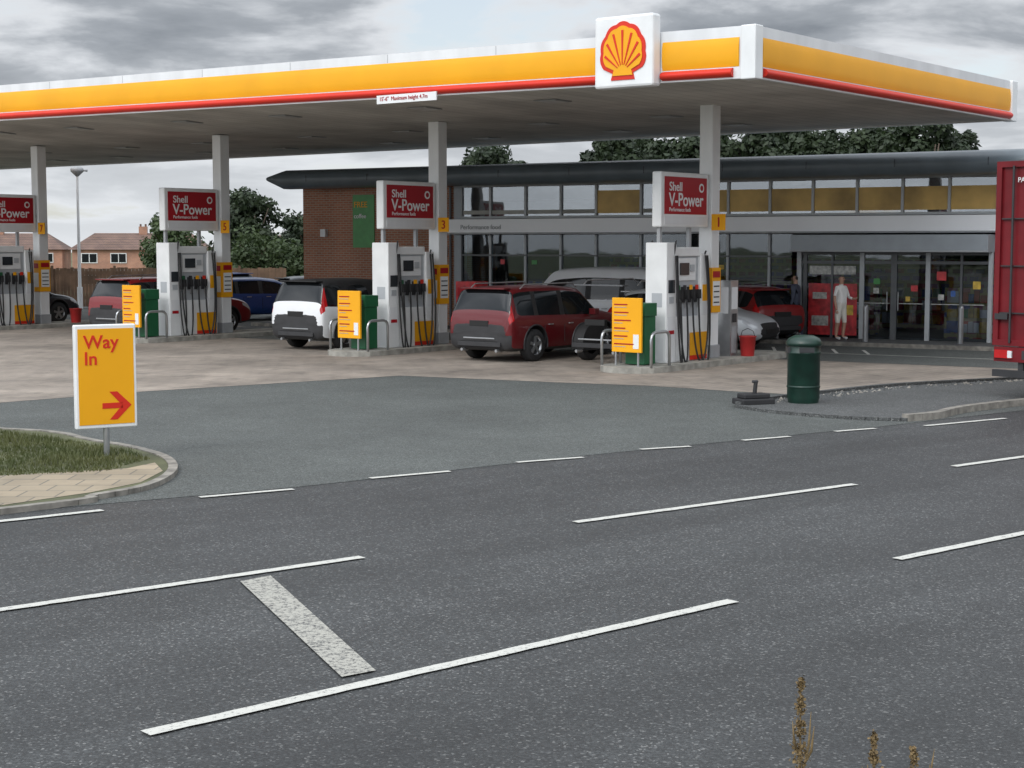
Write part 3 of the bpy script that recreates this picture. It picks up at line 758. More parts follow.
# ---------------------------------------------------------------- shop building
def shop():
    root=empty('shop_building',BO,BR)
    YL=22.8; YR=-9.0; D=12
    b=MB()
    b.box(0,.3,16.85,YL,0,4.6,'brick'); b.box(.3,D,YL-.3,YL,0,4.6,'brick'); b.box(0,.3,YR,-.05,0,4.6,'brick'); b.box(.3,D,YR,YR+.3,0,4.6,'brick'); b.box(D,D+.3,YR,YL,0,4.6,'brick')
    b.box(-.02,.34,16.6,16.85,0,4.6,'lobby'); b.box(-.02,.3,-.05,.15,0,4.6,'framel')
    b.done('walls',root)
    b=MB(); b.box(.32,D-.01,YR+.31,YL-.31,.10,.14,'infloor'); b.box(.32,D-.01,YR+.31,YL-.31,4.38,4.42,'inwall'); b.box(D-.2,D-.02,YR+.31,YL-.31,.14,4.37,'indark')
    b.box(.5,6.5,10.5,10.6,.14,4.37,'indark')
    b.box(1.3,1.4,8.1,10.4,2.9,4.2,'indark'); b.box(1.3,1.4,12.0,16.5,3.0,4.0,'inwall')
    b.done('interior',root)
    b=MB()
    rnd=random.Random(31)
    for x,y0,y1,h in((.9,.4,1.7,1.5),(1.4,3.8,5.0,1.7),(2.5,6.4,10,1.6),(4.6,6.4,10,1.6),(5,1,5,2.0),(1.6,11,16,1.5),(4.5,11,16,1.7),(9,1,16,2.2)):
        b.box(x,x+.5,y0,y1,.14,h,'shelf')
        y=y0
        while y<y1-.2:
            w=rnd.uniform(.12,.35)
            for z in (.3,.7,1.1):
                if z<h-.25: b.box(x-.03,x-.002,y,y+w*.9,z,z+rnd.uniform(.2,.33),rnd.choice(('poster','pyellow','blue','white','lgreen','white2','dred')))
            y+=w
    b.done('shelving',root)
    prof=[(-1.25,4.72),(-1.22,4.60),(-1.12,4.50),(-.95,4.45),(-.6,4.45),(-.3,4.50),(.31,4.62),(D+.6,4.62),(D+.6,5.0),(D-2,5.12),(3,5.12),(0,5.09),(-.8,5.06),(-1.05,5.0),(-1.18,4.90),(-1.24,4.80)]
    b=MB(); ya,yb=YR-1,YL+.55; n=len(prof)
    vs=[(p[0],ya,p[1]) for p in prof]+[(p[0],yb-.5,p[1]) for p in prof]+[(p[0]*.985,yb,4.80+(p[1]-4.8)*.35) for p in prof]
    b.add(vs,[(i,(i+1)%n,n+(i+1)%n,n+i) for i in range(n)]+[(n+i,n+(i+1)%n,2*n+(i+1)%n,2*n+i) for i in range(n)],'roof',True)
    b.add(vs,[tuple(range(n)),tuple(range(2*n,3*n))],'roof')
    b.done('roof',root)
    b=MB()
    y=ya+.5
    while y<yb-1:
        b.box(-1.255,-1.235,y-.006,y+.006,4.66,4.86,'dark'); y+=2.4
    b.done('roof_joints',root)
    ms=[.15,1.4,2.65,3.9,5.15,6.4,7.65,8.9,10.39,11.87,13.06,14.29,15.54,16.6]
    b=MB(); b.box(-.34,.0,.0,16.9,2.97,3.43,'shopwhite'); b.box(-.36,-.34,.0,16.9,2.98,3.02,'grey'); b.done('fascia',root,bevel=.01)
    text('Performance food',.20,'fascia_text',root,(-.365,16.4,3.12),FACE_NX,'grey',sx=1)
    b=MB()
    b.box(.05,.07,.15,16.6,3.47,4.5,'glass2')
    b.done('clerestory_glazing',root)
    b=MB()  # added panels over the glass, coloured like the reflections and interior seen there
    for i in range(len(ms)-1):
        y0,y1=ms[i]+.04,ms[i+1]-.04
        if y1<8.95: b.box(.035,.045,y0,y1,3.58,4.20,'paintpane')
        elif 10.3<y0<11.9: b.box(.035,.045,y0,y1,3.58,4.25,'paintpane')
        else: b.box(.035,.045,y0,y1,3.58,3.70,'paintpane2')
    b.done('painted_pane',root)
    b=MB()
    for y in ms: b.box(-.01,.12,y-.035,y+.035,3.45,4.6,'framel')
    b.box(-.012,.10,.15,16.6,3.451,3.52,'framel'); b.box(-.012,.1,.15,16.6,4.42,4.5,'framel')
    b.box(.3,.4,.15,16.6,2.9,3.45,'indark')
    b.done('clerestory_frames',root)
    b=MB(); b.box(.05,.07,5.75,16.6,.15,2.95,'glass'); b.done('lower_glazing',root)
    b=MB()
    for y in ms:
        if y>6: b.box(-.01,.12,y-.035,y+.035,.12,2.95,'framel' if y<16 else 'frame')
    b.box(-.012,.12,5.75,16.6,.0,.16,'framel'); b.box(-.011,.11,5.75,16.6,2.3,2.35,'frame')
    b.done('lower_frames',root)
    b=MB(); b.box(-.85,.0,.15,5.45,2.46,2.92,'lobby'); b.box(-.87,-.851,.15,5.45,2.46,2.51,'grey'); b.box(-.35,-.2,5.32,5.45,0,2.46,'framel'); b.box(-.35,-.2,.15,.25,0,2.46,'framel')
    b.done('entrance_canopy',root,bevel=.01)
    b=MB(); b.box(-.27,-.25,.25,5.32,.06,2.44,'glass'); b.done('entrance_glazing',root)
    b=MB()
    for y,w in((.95,.03),(1.83,.06),(2.70,.04),(2.78,.04),(3.62,.06),(4.45,.03),(5.22,.05)): b.box(-.31,-.22,y-w,y+w,.02,2.44,'framel' if w>.05 else 'frame')
    b.box(-.305,-.225,.25,5.32,2.14,2.22,'frame'); b.box(-.30,-.226,.25,5.32,.01,.12,'frame'); b.box(-.303,-.227,.25,5.32,2.38,2.45,'frame')
    b.cyl((-.36,2.6,.9),(-.36,2.6,1.4),.015,mat='steel'); b.cyl((-.36,2.9,.9),(-.36,2.9,1.4),.015,mat='steel')
    b.done('entrance_doors',root)
    b=MB(); b.box(-.282,-.275,3.75,5.12,.20,1.60,'poster'); b.box(-.288,-.283,4.6,5.0,1.18,1.36,'pwhite'); b.box(-.288,-.283,4.55,5.02,.45,.72,'pwhite'); b.box(-.288,-.283,3.85,4.25,.75,1.02,'pyellow')
    b.box(-.282,-.275,3.8,5.1,1.85,2.08,'pwhite')
    b.box(-.282,-.275,2.1,2.28,1.42,1.58,'poster'); b.box(-.282,-.275,3.15,3.30,1.35,1.5,'pwhite'); b.box(-.282,-.275,2.3,2.42,1.15,1.28,'pyellow')
    b.box(-.282,-.275,1.35,1.60,1.72,1.95,'poster'); b.box(-.282,-.275,3.12,3.30,1.6,1.75,'lgreen'); b.box(-.282,-.275,1.4,1.55,1.2,1.35,'pwhite')
    b.box(-.282,-.275,.45,.65,1.5,1.7,'pyellow'); b.box(-.282,-.275,1.1,1.22,1.3,1.45,'blue')
    for y in (.3,1.0,1.9,2.8,3.65): b.box(-.279,-.275,y+.05,y+.75 if y!=1.9 else y+.7,1.08,1.10,'pwhite')
    rnd=random.Random(8)
    for i in range(len(ms)-1):
        if ms[i]>6:
            y=ms[i]+.12
            while y<ms[i+1]-.3:
                w=rnd.uniform(.12,.26)
                if rnd.random()<.4:
                    z=rnd.choice((.6,1.3,1.55,1.95,2.05)); h=rnd.uniform(.12,.22)
                    b.box(.035,.045,y,y+w,z,z+h,rnd.choice(('poster','pyellow','lgreen','pwhite','dred')))
                y+=w+rnd.uniform(.15,.6)
    b.done('window_posters',root)
    b=MB(); b.box(-.03,-.0,19.9,20.75,2.55,4.25,'lgreen'); b.done('banner',root)
    text('FREE',.26,'banner_text',root,(-.04,20.7,3.85),FACE_NX,'yellow',bold=.01)
    text('coffee',.2,'banner_text_2',root,(-.04,20.7,3.5),FACE_NX,'white')
    b=MB(); b.box(-.06,-.001,18.0,19.0,.1,2.2,'frame'); b.box(-.10,-.0,17.1,17.4,2.3,2.6,'grey'); b.box(-.14,-.0,21.8,22.0,2.9,3.15,'white2'); b.cyl((-.08,16.95,.1),(-.08,16.95,4.45),.04,mat='frame'); b.done('service_door',root)
shop()
b=MB(); b.box(-1.9,-.02,-9,23.5,0,.12,'kerb'); b.box(-1.895,-.4,-8.9,23.3,.12,.124,'foot'); b.done('shop_footway',None,loc=BO,rot=BR,bevel=.01)
b=MB(); b.poly([(-7.2,-12,.012),(-1.9,-12,.012),(-1.9,23.5,.012),(-7.2,23.5,.012)],'apron'); b.done('access_road',None,loc=BO,rot=BR,recalc=False)
for y,x in((.7,-1.2),(3.1,-1.5),(5.6,-1.4),(6.8,-1.6)):
    b=MB(); b.cyl((0,0,.12),(0,0,1.05),.07,mat='bollard'); b.lathe([(.07,1.05),(.05,1.09),(.01,1.10)],'bollard',12); b.done('bollard',None,loc=Bf(x,y))
b=MB()
for i in range(12): b.cyl((0,i*.15,.12),(0,i*.15,1.6),.01,mat='steel',n=6); b.cyl((.6,i*.15,.12),(.6,i*.15,1.6),.01,mat='steel',n=6)
for z in(.15,.85,1.6):
    b.cyl((0,0,z),(0,1.65,z),.015,mat='steel',n=6); b.cyl((.6,0,z),(.6,1.65,z),.015,mat='steel',n=6)
for i in range(4):
    b.lathe([(.13,.15),(.15,.2),(.15,.7),(.08,.8),(.04,.82)],'bucket',12,(.3,.25+i*.38))
b.done('gas_bottle_cage',None,loc=Bf(-.9,7.2),rot=BR)

# ---------------------------------------------------------------- street furniture
r=empty('way_in_sign',(-5.06,19.58,.045),R(32))
b=MB(); b.box(-.385,.385,-.05,.05,.36,1.65,'white'); b.done('panel',r,bevel=.015)
b=MB(); b.box(-.35,.35,-.056,-.051,.41,1.60,'yellow')
b.box(-.06,.20,-.060,-.0565,.605,.675,'red'); 
for s in (-1,1): b.add([(.31,-.060,.64),(.13,-.060,.64+s*.175),(.03,-.060,.64+s*.175),(.19,-.060,.64)],[(0,1,2,3)],'red')
b.done('face_and_arrow',r)
b=MB(); b.cyl((0,0.0,-.05),(0,0.0,.37),.038,mat='steel'); b.done('post',r)
text('Way\nIn',.23,'lettering',r,(-.28,-.058,1.36),FACE_NY,'red',bold=.014,spacing=.88)

r=empty('litter_bin',(4.86,26.25,0))
b=MB(); b.lathe([(.25,.05),(.26,.10),(.27,.14),(.27,.86),(.285,.87),(.285,.90),(.27,.91),(.27,1.0)],'dgreen',24); b.done('body',r)
b=MB(); b.lathe([(.28,1.0),(.30,1.01),(.30,1.05),(.26,1.12),(.16,1.17),(.02,1.18)],'dgreen',24); b.box(-.285,-.2,-.12,.12,.88,.98,'dark'); b.box(-.12,.12,-.29,-.2,.90,.98,'dark'); b.lathe([(.272,.3),(.280,.31),(.280,.33),(.272,.34)],'dgreen',24); b.done('hood',r)
r=empty('sign_base',(4.0,26.05,.03),R(20))
b=MB(); b.box(-.30,.30,-.20,.20,.01,.11,'black'); b.box(-.24,.24,-.14,.14,.11,.19,'black'); b.cyl((.02,0,.19),(.04,0,.38),.035,mat='black'); b.box(-.03,.08,-.03,.03,.36,.41,'dark'); b.done('rubber_base',r,bevel=.02)

r=empty('street_lamp',(-17.75,65,0))
b=MB(); b.cyl((0,0,0),(0,0,5.45),.075,.045,10,'colgrey'); b.cyl((0,0,0),(0,0,.9),.11,.11,10,'colgrey'); b.done('pole',r)
b=MB(); b.lathe([(.05,5.4),(.10,5.45),(.26,5.6),(.28,5.70),(.18,5.80),(.02,5.83)],'grey',14); b.tube([(0,0,5.5),(.25,0,5.66),(.42,0,5.64)],.05,'grey'); b.done('lantern',r)

b=MB(); x=-40.0
rnd=random.Random(2)
while x<-9.5:
    h=1.66+rnd.uniform(-.03,.03); b.box(x,x+.14,-.01,.01,.05,h,'wood'); x+=.15
for i in range(12): b.box(-40+i*2.6,-39.9+i*2.6,-.06,-.011,0,1.76,'wood')
b.box(-40,-9.5,.011,.05,.4,.5,'wood'); b.box(-40,-9.5,.011,.05,1.4,1.5,'wood')
b.done('timber_fence',None,loc=(0,66,0))

def lorry():
    root=empty('lorry',(8.30,27.2,0),ROADROT)
    b=MB(); b.box(0.02,10,-2.5,0,1.0,4.05,'lorry'); b.done('box_body',root,bevel=.04)
    b=MB()
    for y0,y1 in((-2.5,-2.40),(-.10,.0)): b.box(-.03,.02,y0,y1,.95,4.08,'lorry')
    b.box(-.03,.02,-2.4,-.1,3.98,4.08,'lorry'); b.box(-.03,.02,-2.4,-.1,.95,1.05,'lorry'); b.box(-.02,.02,-1.27,-1.23,1.05,3.98,'dark')
    for y in (-.35,-.9): b.cyl((-.05,y,1.0),(-.05,y,4.0),.02,mat='dark',n=8)
    b.box(-.06,-.03,-.3,-.05,1.4,1.5,'dark')
    for z in (1.5,2.3,3.1): b.box(-.025,.015,-1.2,-.12,z,z+.02,'dark')
    b.box(-.05,.05,-2.4,-.05,.68,.93,'lorry'); b.box(-.08,-.05,-.42,-.08,.74,.88,'tail'); b.box(-.08,-.05,-2.4,-2.05,.74,.88,'tail')
    b.box(-.084,-.05,-.42,-.34,.75,.87,'white2'); b.box(-.055,-.05,-1.5,-.6,.73,.88,'dark')
    b.box(-.09,.0,-2.4,-.05,.42,.54,'dark'); b.box(.0,.08,-.6,-.5,.5,.95,'dark'); b.box(.0,.08,-2.0,-1.9,.5,.95,'dark')
    b.done('rear_frame',root)
    b=MB(); b.box(.1,12,-1.7,-.8,.62,.98,'dark'); b.done('chassis',root)
    b=MB(); b.box(1.0,1.03,-.62,-.03,.12,.9,'black'); b.box(1.0,1.03,-2.47,-1.9,.12,.9,'black'); b.done('mudflaps',root)
    b=MB()
    for x in(1.7,3.0,9.8,12.3):
        for y,s in((-.28,1),(-2.22,-1)):
            wheel(b,x,y,.50,s,.34)
    b.done('wheels',root)
    b=MB(); b.box(10.4,12.9,-2.48,-.02,.6,3.3,'lorry'); b.box(12.905,12.92,-2.3,-.2,1.9,2.9,'carglass'); b.box(11.5,12.5,-2.50,-2.485,1.9,2.8,'carglass'); b.box(11.5,12.5,-.018,0,1.9,2.8,'carglass'); b.done('cab',root,bevel=.08)
    text('PAVEMENT SERVICES',.12,'lettering',root,(-.032,-.42,3.72),FACE_NX,'white')
lorry()

# ---------------------------------------------------------------- houses
def house(loc,rot,w=8,d=8,name='brick_house'):
    root=empty(name,loc,rot)
    b=MB(); b.box(-w,w,0,d,0,5.2,'brick'); b.box(-w,w,-.08,-.001,2.6,2.75,'render'); b.done('walls',root)
    b=MB(); e=.4
    vs=[(-w-e,-e,5.1),(w+e,-e,5.1),(w+e,d+e,5.1),(-w-e,d+e,5.1),(-w+2.2,d/2,7.1),(w-2.2,d/2,7.1)]
    b.add(vs,[(0,1,5,4),(1,2,5),(2,3,4,5),(3,0,4),(0,3,2,1)],'tile'); b.box(-.5,.5,d/2-.4,d/2+.4,6.7,7.9,'brick')
    for x in(-.3,.3): b.cyl((x,d/2,7.9),(x,d/2,8.2),.12,mat='tile')
    b.done('roof',root)
    b=MB()
    for x in(-6,-2.6,2.6,6):
        for z in(.9,3.5):
            b.box(x-.95,x+.95,-.10,-.02,z,z+1.2,'render'); b.box(x-.85,x-.05,-.12,-.101,z+.1,z+1.1,'carglass'); b.box(x+.05,x+.85,-.12,-.101,z+.1,z+1.1,'carglass')
    b.box(-.9,-.1,-.1,-.02,0,2.1,'green'); b.box(.1,.9,-.1,-.02,0,2.1,'dark')
    b.done('windows_and_doors',root)
house((-44.5,190,-3.2),R(8)); house((-63,193,-3.2),R(8)); house((-27,200,-3.4),R(6)); house((-86,205,-3.4),R(8))
house((-22,-48,0),R(190)); house((2,-52,0),R(200)); house((24,-46,0),R(205)); house((-46,-54,0),R(185))  # unseen houses added behind the camera for the shop glass to reflect

# ---------------------------------------------------------------- trees
def tree(name,loc,H,cr,seed,mat='leafd',n=3200,leaf=.20,crown_low=.3,nc=60):
    rnd=random.Random(seed); root=empty(name,loc)
    b=MB(); tz=H*.55
    b.tube([(0,0,-.1),(.05,.03,tz*.5),(0,.06,tz),(.1,0,H*.8)],[H*.035,H*.028,H*.02,H*.006],'bark',8)
    clumps=[]
    cz=H*(1+crown_low)/2; hz=H*(1-crown_low)/2
    for i in range(12):
        a=6.28*i/12+rnd.uniform(-.3,.3); el=rnd.uniform(-.2,1.0); rr=cr*rnd.uniform(.5,.8)
        e=Vector((math.cos(a)*rr*math.cos(el*.9),math.sin(a)*rr*math.cos(el*.9),cz+hz*.75*math.sin(el)))
        s=Vector((0,0,tz*rnd.uniform(.6,1.1))); mid=(s+e)/2+Vector((0,0,.15*H*rnd.uniform(-.3,.3)))
        b.tube([s,mid,e],[H*.014,H*.009,H*.003],'bark',6)
    b.done('trunk_and_limbs',root)
    for i in range(nc):
        while True:
            p=Vector((rnd.uniform(-1,1),rnd.uniform(-1,1),rnd.uniform(-1,1)))
            if .1<p.length<1: break
        p=p*(.80+.20*rnd.random()); clumps.append((Vector((p.x*cr,p.y*cr,cz+p.z*hz)),cr*rnd.uniform(.22,.40)))
    vs=[];fs=[]
    for i in range(n):
        c,r_=clumps[rnd.randrange(nc)]
        d=Vector((rnd.gauss(0,1),rnd.gauss(0,1),rnd.gauss(0,.75))); d=d.normalized()*r_*rnd.random()**.4
        p=c+d
        nrm=(d.normalized()+Vector((rnd.uniform(-1,1),rnd.uniform(-1,1),rnd.uniform(-.4,1.2)))).normalized()
        a=nrm.orthogonal().normalized(); bb=nrm.cross(a); t=rnd.uniform(0,6.28); a2=a*math.cos(t)+bb*math.sin(t); b2=nrm.cross(a2)
        s=leaf*rnd.uniform(.5,1.1)
        o=len(vs); vs+=[p-a2*s,p-b2*s*.55,p+a2*s,p+b2*s*.55]; fs.append((o,o+1,o+2,o+3))
    m=MB(); m.add(vs,fs,mat); m.done('foliage',root,recalc=False)
tree('broadleaf_tree',(-12.1,73,-.5),5.7,1.8,1,n=9000,leaf=.16)
tree('bush',(-11.0,69.3,0),3.3,1.8,2,'leafm',6500,.12,.02)
tree('bush',(-13.4,70,0),2.6,1.4,3,'leafm',5000,.12,.02)
tree('bush',(-8.8,70,0),2.9,1.5,33,'leafm',5000,.12,.02)
tree('broadleaf_tree',(-9.8,78,-1),5.8,1.6,4,n=8000,leaf=.16)
tree('broadleaf_tree',(-24.3,112,-3),7.5,2.2,5,'leafm',7000,.2)
tree('broadleaf_tree',(-19.5,118,-3.5),7.4,2.3,16,'leafm',6000,.22)
tree('broadleaf_tree',(-1.2,78,-.6),8.3,2.0,6,'leafd',9000,.19,.45)
for i,(x,h,c) in enumerate(((4.7,8.6,1.7),(6.2,9.1,2.1),(8.2,9.0,2.2),(10.0,9.3,2.2),(11.8,9.2,2.2),(13.6,9.5,2.2),(15.2,9.1,1.7),(17.9,9.5,2.0),(20.1,9.6,2.1),(21.8,9.1,1.7))):
    tree('broadleaf_tree',(x,77.5+(i%2)*1.5,-.8),h,c,20+i,'leafd',11000,.19,.5,50)
rnd=random.Random(9)
for (yy,x0,x1,zb,amp) in((135,-110,90,-4.8,.95),(-37,-70,70,0,.9)):  # second row is unseen, added behind the camera to reflect in the shop glass
    vs=[];fs=[]
    for i in range(20000):
        x=rnd.uniform(x0,x1); y=yy+rnd.uniform(-3,3)+(.15*abs(x) if yy>0 else 0); top=(3.2+1.0*math.sin(x*.23)+.7*math.sin(x*.71+1)+.4*math.sin(x*1.9))*amp
        z=zb+top*rnd.random()**.6+.3; s=rnd.uniform(.2,.45); n_=Vector((rnd.gauss(0,1),rnd.gauss(0,1),rnd.gauss(0,1))).normalized(); a=n_.orthogonal().normalized(); q=n_.cross(a); p=Vector((x,y,z)); o=len(vs)
        vs+=[p-a*s,p-q*s*.6,p+a*s,p+q*s*.6]; fs.append((o,o+1,o+2,o+3))
    b=MB(); b.add(vs,fs,'leafm' if yy>0 else 'leafd'); b.done('hedgerow',recalc=False)

def weed(loc,h,seed,lx=0):
    rnd=random.Random(seed); b=MB()
    lean=Vector((lx,rnd.uniform(-.03,.03),0))
    pts=[Vector((0,0,0))+lean*(t*t)*h+Vector((0,0,h*t)) for t in(0,.25,.5,.75,1)]
    b.tube(pts,[.006,.006,.005,.004,.002],'weed',6)
    vs=[];fs=[]
    for i in range(1500):
        t=rnd.uniform(.62,1.0)
        if math.sin(t*95+seed)<-.5: continue
        c=Vector((0,0,h*t))+lean*t*t*h
        rr=.030*(1.05-t)*2.4+.006
        p=c+Vector((rnd.gauss(0,rr*.5),rnd.gauss(0,rr*.5),rnd.gauss(0,.008))); s=rnd.uniform(.003,.007)
        n_=Vector((rnd.gauss(0,1),rnd.gauss(0,1),rnd.gauss(0,1))).normalized(); a=n_.orthogonal().normalized(); q=n_.cross(a); o=len(vs)
        vs+=[p-a*s,p-q*s,p+a*s,p+q*s]; fs.append((o,o+1,o+2,o+3))
    b.add(vs,fs,'weed')
    for i in range(6):
        t=rnd.uniform(.4,.8); z=h*t; a=rnd.uniform(0,6.28); l=rnd.uniform(.08,.14)
        b.tube([(0,0,z),(math.cos(a)*l*.4,math.sin(a)*l*.4,z+l*.7),(math.cos(a)*l*.5,math.sin(a)*l*.5,z+l*1.5)],[.003,.005,.001],'weed',5)
    b.done('dock_weed',None,loc=loc,recalc=False)
weed((.94,5.0,.10),1.20,1,-.01); weed((1.18,5.0,.10),1.01,2,.0); weed((1.30,5.0,.1),.97,3,0); weed((.98,4.9,.1),.93,4,.02)
grass('grass',[(-3,-.5),(4,5.0),(3.2,6.9),(-6,-.4)],6000,.12,.10,8)

# ---------------------------------------------------------------- people
def human(name,loc,rot,shirt,trousers,skin,hair,shoes,shorts=False,pose=0):
    root=empty(name,loc,rot)
    V=[];RR=[];Ed=[]
    def v(p,r,par=None):
        V.append(p);RR.append(r)
        if par is not None: Ed.append((par,len(V)-1))
        return len(V)-1
    pel=v((0,0,.96),(.155,.115)); sp=v((.0,0,1.12),(.145,.105),pel); ch=v((.0,0,1.32),(.165,.115),sp); nb=v((0,0,1.455),(.07,.065),ch); nk_=v((.01,0,1.52),(.052,.052),nb)
    h1=v((.02,0,1.60),(.075,.085),nk_); h2=v((.01,0,1.70),(.078,.085),h1)
    hands=[]
    for s in(-1,1):
        sh=v((0,s*.17,1.40),(.065,.06),ch)
        if pose==1 and s==1: el=v((.06,s*.25,1.14),(.043,.043),sh); wr_=v((.26,s*.20,1.10),(.03,.03),el); hd=v((.33,s*.18,1.11),(.036,.022),wr_); dirn=Vector((1,-.2,.1))
        else: el=v((-.02,s*.24,1.12),(.043,.043),sh); wr_=v((.05,s*.26,.87),(.03,.03),el); hd=v((.07,s*.26,.80),(.036,.022),wr_); dirn=Vector((.25,0,-1))
        hands.append((Vector(V[hd]),dirn.normalized()))
        hp=v((0,s*.09,.90),(.10,.10),pel); st=.12*s if pose==2 else .03*s
        th=v((st*.6,s*.10,.62),(.085,.085),hp); kn=v((st+.02,s*.105,.49),(.062,.06),th); cf=v((st-.01,s*.105,.33),(.058,.055),kn); an=v((st-.03,s*.105,.10),(.038,.038),cf); to=v((st+.12,s*.115,.045),(.042,.036),an)
    me=bpy.data.meshes.new('t'); me.from_pydata(V,Ed,[]); o=bpy.data.objects.new('t',me); COL.objects.link(o)
    sk=o.modifiers.new('k','SKIN'); sk.use_smooth_shade=True
    for i,r_ in enumerate(RR): me.skin_vertices[0].data[i].radius=r_; me.skin_vertices[0].data[i].use_root=(i==0)
    ss=o.modifiers.new('s','SUBSURF'); ss.levels=2; ss.render_levels=2
    dg=bpy.context.evaluated_depsgraph_get(); dg.update(); m2=bpy.data.meshes.new_from_object(o.evaluated_get(dg)); bpy.data.objects.remove(o)
    ms=[pbr(name+'_skin',skin,.55),pbr(name+'_top',shirt,.85),pbr(name+'_legs',trousers,.85),pbr(name+'_hair',hair,.8),pbr(name+'_shoes',shoes,.6)]
    m2.materials.clear()
    for m in ms: m2.materials.append(m)
    for p in m2.polygons:
        c=p.center; k=1; p.use_smooth=True
        if c.z>1.48: k=0
        if c.z>1.685 or (c.z>1.58 and c.x<-.02): k=3
        if c.z<=1.0 and abs(c.y)<.225: k=2
        if shorts and c.z<.47: k=0
        if c.z<.09: k=4
        if abs(c.y)>.225 and c.z<(1.18 if shorts else .89): k=0
        if pose==1 and c.x>.22 and .9<c.z<1.3: k=0
        p.material_index=k
    b_=bpy.data.objects.new('figure',m2); COL.objects.link(b_); b_.parent=root
    b=MB(); sm=ms[0]
    for hp_,d in hands:
        side=d.orthogonal().normalized()
        for i,l in enumerate((.062,.075,.08,.072)):
            o_=hp_+side*((i-1.5)*.018)+d*.02; cur=Vector((0,-math.copysign(.02,hp_.y),0))
            b.tube([o_,o_+d*l*.5,o_+d*l*.9+cur],[.009,.008,.006],sm,6)
        b.tube([hp_-d*.01+side*.02,hp_+side*.045+d*.02,hp_+side*.048+d*.05],[.010,.009,.007],sm,6)
    b.tube([(.095,0,1.645),(.122,0,1.615),(.10,0,1.605)],[.008,.013,.008],sm,6)
    for s in(-1,1):
        b.tube([(.0,s*.088,1.60),(-.005,s*.096,1.63),(-.0,s*.09,1.66)],[.008,.014,.008],sm,6)
        b.cyl((.09,s*.03,1.645),(.101,s*.03,1.645),.010,mat='dark',n=8)
    b.cyl((.094,-.022,1.572),(.094,.022,1.572),.006,mat='dred',n=6)
    b.done('face_and_fingers',root)
    return root
toCam=math.atan2(-43,-9)
human('man_standing',Bf(-1.3,3.85,.124),toCam+.9,(.78,.77,.74),(.70,.67,.60),(.42,.24,.17),(.06,.04,.03),(.6,.6,.6),shorts=True,pose=1)
human('person_walking',Bf(-1.2,5.15,.124),BR+R(90),(.06,.07,.10),(.04,.05,.08),(.42,.25,.18),(.03,.02,.015),(.05,.05,.05),pose=2)

# ---------------------------------------------------------------- sky & light
EL=37; AZ=215
w=bpy.data.worlds.new('World'); scene.world=w; w.use_nodes=True; nt=w.node_tree; nt.nodes.clear(); L=nt.links.new
out=N(nt,'ShaderNodeOutputWorld')
sky=N(nt,'ShaderNodeTexSky'); sky.sky_type='NISHITA'; sky.sun_disc=False; sky.sun_elevation=R(EL); sky.sun_rotation=R(AZ)
bg1=N(nt,'ShaderNodeBackground'); bg1.inputs[1].default_value=.12; L(sky.outputs[0],bg1.inputs[0])
tc=N(nt,'ShaderNodeTexCoord')
sp=N(nt,'ShaderNodeSeparateXYZ'); L(tc.outputs['Generated'],sp.inputs[0])
zz=N(nt,'ShaderNodeMath',operation='MAXIMUM'); L(sp.outputs[2],zz.inputs[0]); zz.inputs[1].default_value=0
za=N(nt,'ShaderNodeMath',operation='ADD'); L(zz.outputs[0],za.inputs[0]); za.inputs[1].default_value=.20
dx=N(nt,'ShaderNodeMath',operation='DIVIDE'); L(sp.outputs[0],dx.inputs[0]); L(za.outputs[0],dx.inputs[1])
dy=N(nt,'ShaderNodeMath',operation='DIVIDE'); L(sp.outputs[1],dy.inputs[0]); L(za.outputs[0],dy.inputs[1])
cb=N(nt,'ShaderNodeCombineXYZ'); L(dx.outputs[0],cb.inputs[0]); L(dy.outputs[0],cb.inputs[1])
n1=N(nt,'ShaderNodeTexNoise'); n1.inputs['Scale'].default_value=1.9; n1.inputs['Detail'].default_value=11; n1.inputs['Roughness'].default_value=.55; n1.inputs['Distortion'].default_value=.3
L(cb.outputs[0],n1.inputs['Vector'])
rp=N(nt,'ShaderNodeValToRGB'); e=rp.color_ramp.elements
e[0].position=.32; e[0].color=(.92,.94,.96,1); e[1].position=.70; e[1].color=(.20,.225,.26,1)
k=e.new(.44); k.color=(.70,.73,.77,1); k=e.new(.54); k.color=(.38,.41,.45,1)
L(n1.outputs['Fac'],rp.inputs[0])
hz=N(nt,'ShaderNodeMapRange'); hz.inputs['From Min'].default_value=0; hz.inputs['From Max'].default_value=.12; hz.inputs['To Min'].default_value=.85; hz.inputs['To Max'].default_value=0; L(sp.outputs[2],hz.inputs['Value'])
mxh=N(nt,'ShaderNodeMixRGB'); L(hz.outputs[0],mxh.inputs[0]); L(rp.outputs[0],mxh.inputs[1]); mxh.inputs[2].default_value=(.80,.83,.86,1)
bg2=N(nt,'ShaderNodeBackground'); L(mxh.outputs[0],bg2.inputs[0])
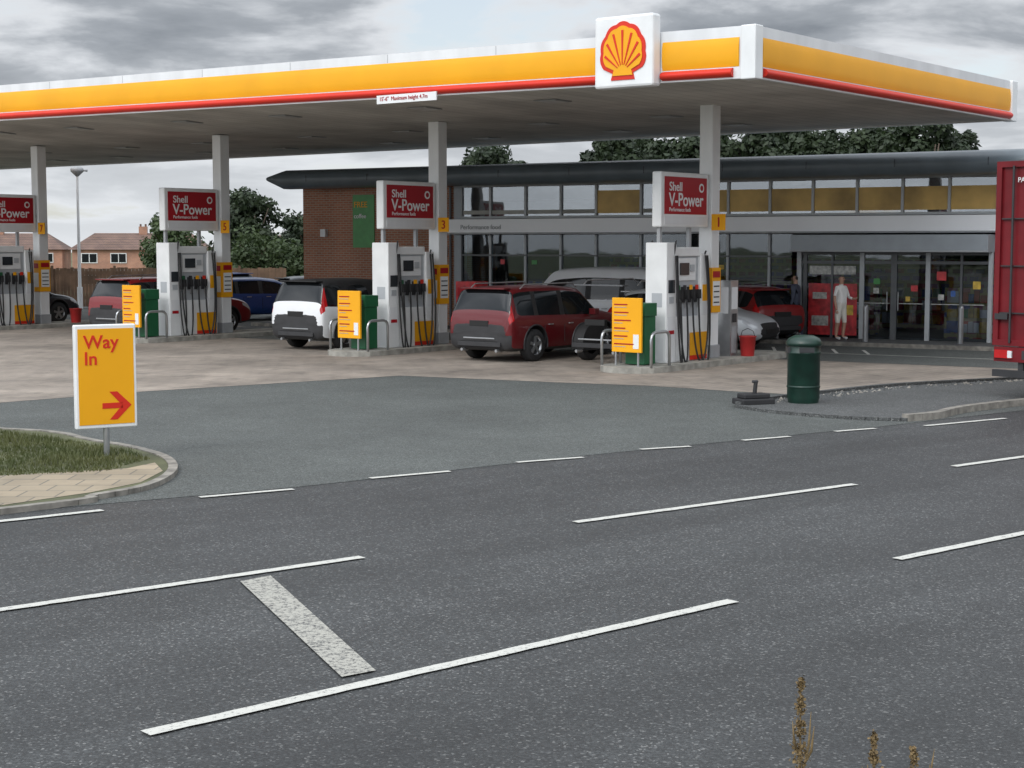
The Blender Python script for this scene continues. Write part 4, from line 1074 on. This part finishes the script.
zs=N(nt,'ShaderNodeMapRange'); zs.inputs['From Min'].default_value=.16; zs.inputs['From Max'].default_value=.7; zs.inputs['To Min'].default_value=1.0; zs.inputs['To Max'].default_value=2.4; L(sp.outputs[2],zs.inputs['Value'])
# sky glow added out of view, sun side, to fill the shop front
dt=N(nt,'ShaderNodeVectorMath',operation='DOT_PRODUCT'); L(tc.outputs['Generated'],dt.inputs[0])
az=R(AZ); e2_=R(22); dt.inputs[1].default_value=(math.sin(az)*math.cos(e2_),math.cos(az)*math.cos(e2_),math.sin(e2_))
gl=N(nt,'ShaderNodeMapRange'); gl.inputs['From Min'].default_value=.1; gl.inputs['From Max'].default_value=1; gl.inputs['To Min'].default_value=1.0; gl.inputs['To Max'].default_value=2.3; L(dt.outputs['Value'],gl.inputs['Value'])
ml=N(nt,'ShaderNodeMath',operation='MULTIPLY'); L(zs.outputs[0],ml.inputs[0]); L(gl.outputs[0],ml.inputs[1]); L(ml.outputs[0],bg2.inputs[1])
cov=N(nt,'ShaderNodeMapRange'); cov.inputs['From Min'].default_value=.32; cov.inputs['From Max'].default_value=.42; cov.inputs['To Min'].default_value=.5; cov.inputs['To Max'].default_value=1; L(n1.outputs['Fac'],cov.inputs['Value'])
mx=N(nt,'ShaderNodeMixShader'); L(cov.outputs[0],mx.inputs[0]); L(bg1.outputs[0],mx.inputs[1]); L(bg2.outputs[0],mx.inputs[2]); L(mx.outputs[0],out.inputs[0])
sd=bpy.data.lights.new('sun','SUN'); sd.energy=.8; sd.angle=R(14); sd.color=(1,.94,.86)
so=bpy.data.objects.new('sun',sd); COL.objects.link(so)
el=R(EL); d=Vector((math.sin(az)*math.cos(el),math.cos(az)*math.cos(el),math.sin(el)))
so.rotation_euler=d.to_track_quat('Z','Y').to_euler(); so.location=(0,0,30)

cam=bpy.data.cameras.new('camera'); cam.sensor_width=36; cam.lens=55.55; cam.clip_end=3000; cam.clip_start=.1
co=bpy.data.objects.new('camera',cam); COL.objects.link(co); co.location=(0,0,2.7); co.rotation_euler=(R(90-5.1),0,0)
scene.camera=co
scene.view_settings.view_transform='Standard'; scene.view_settings.look='None'; scene.view_settings.exposure=0
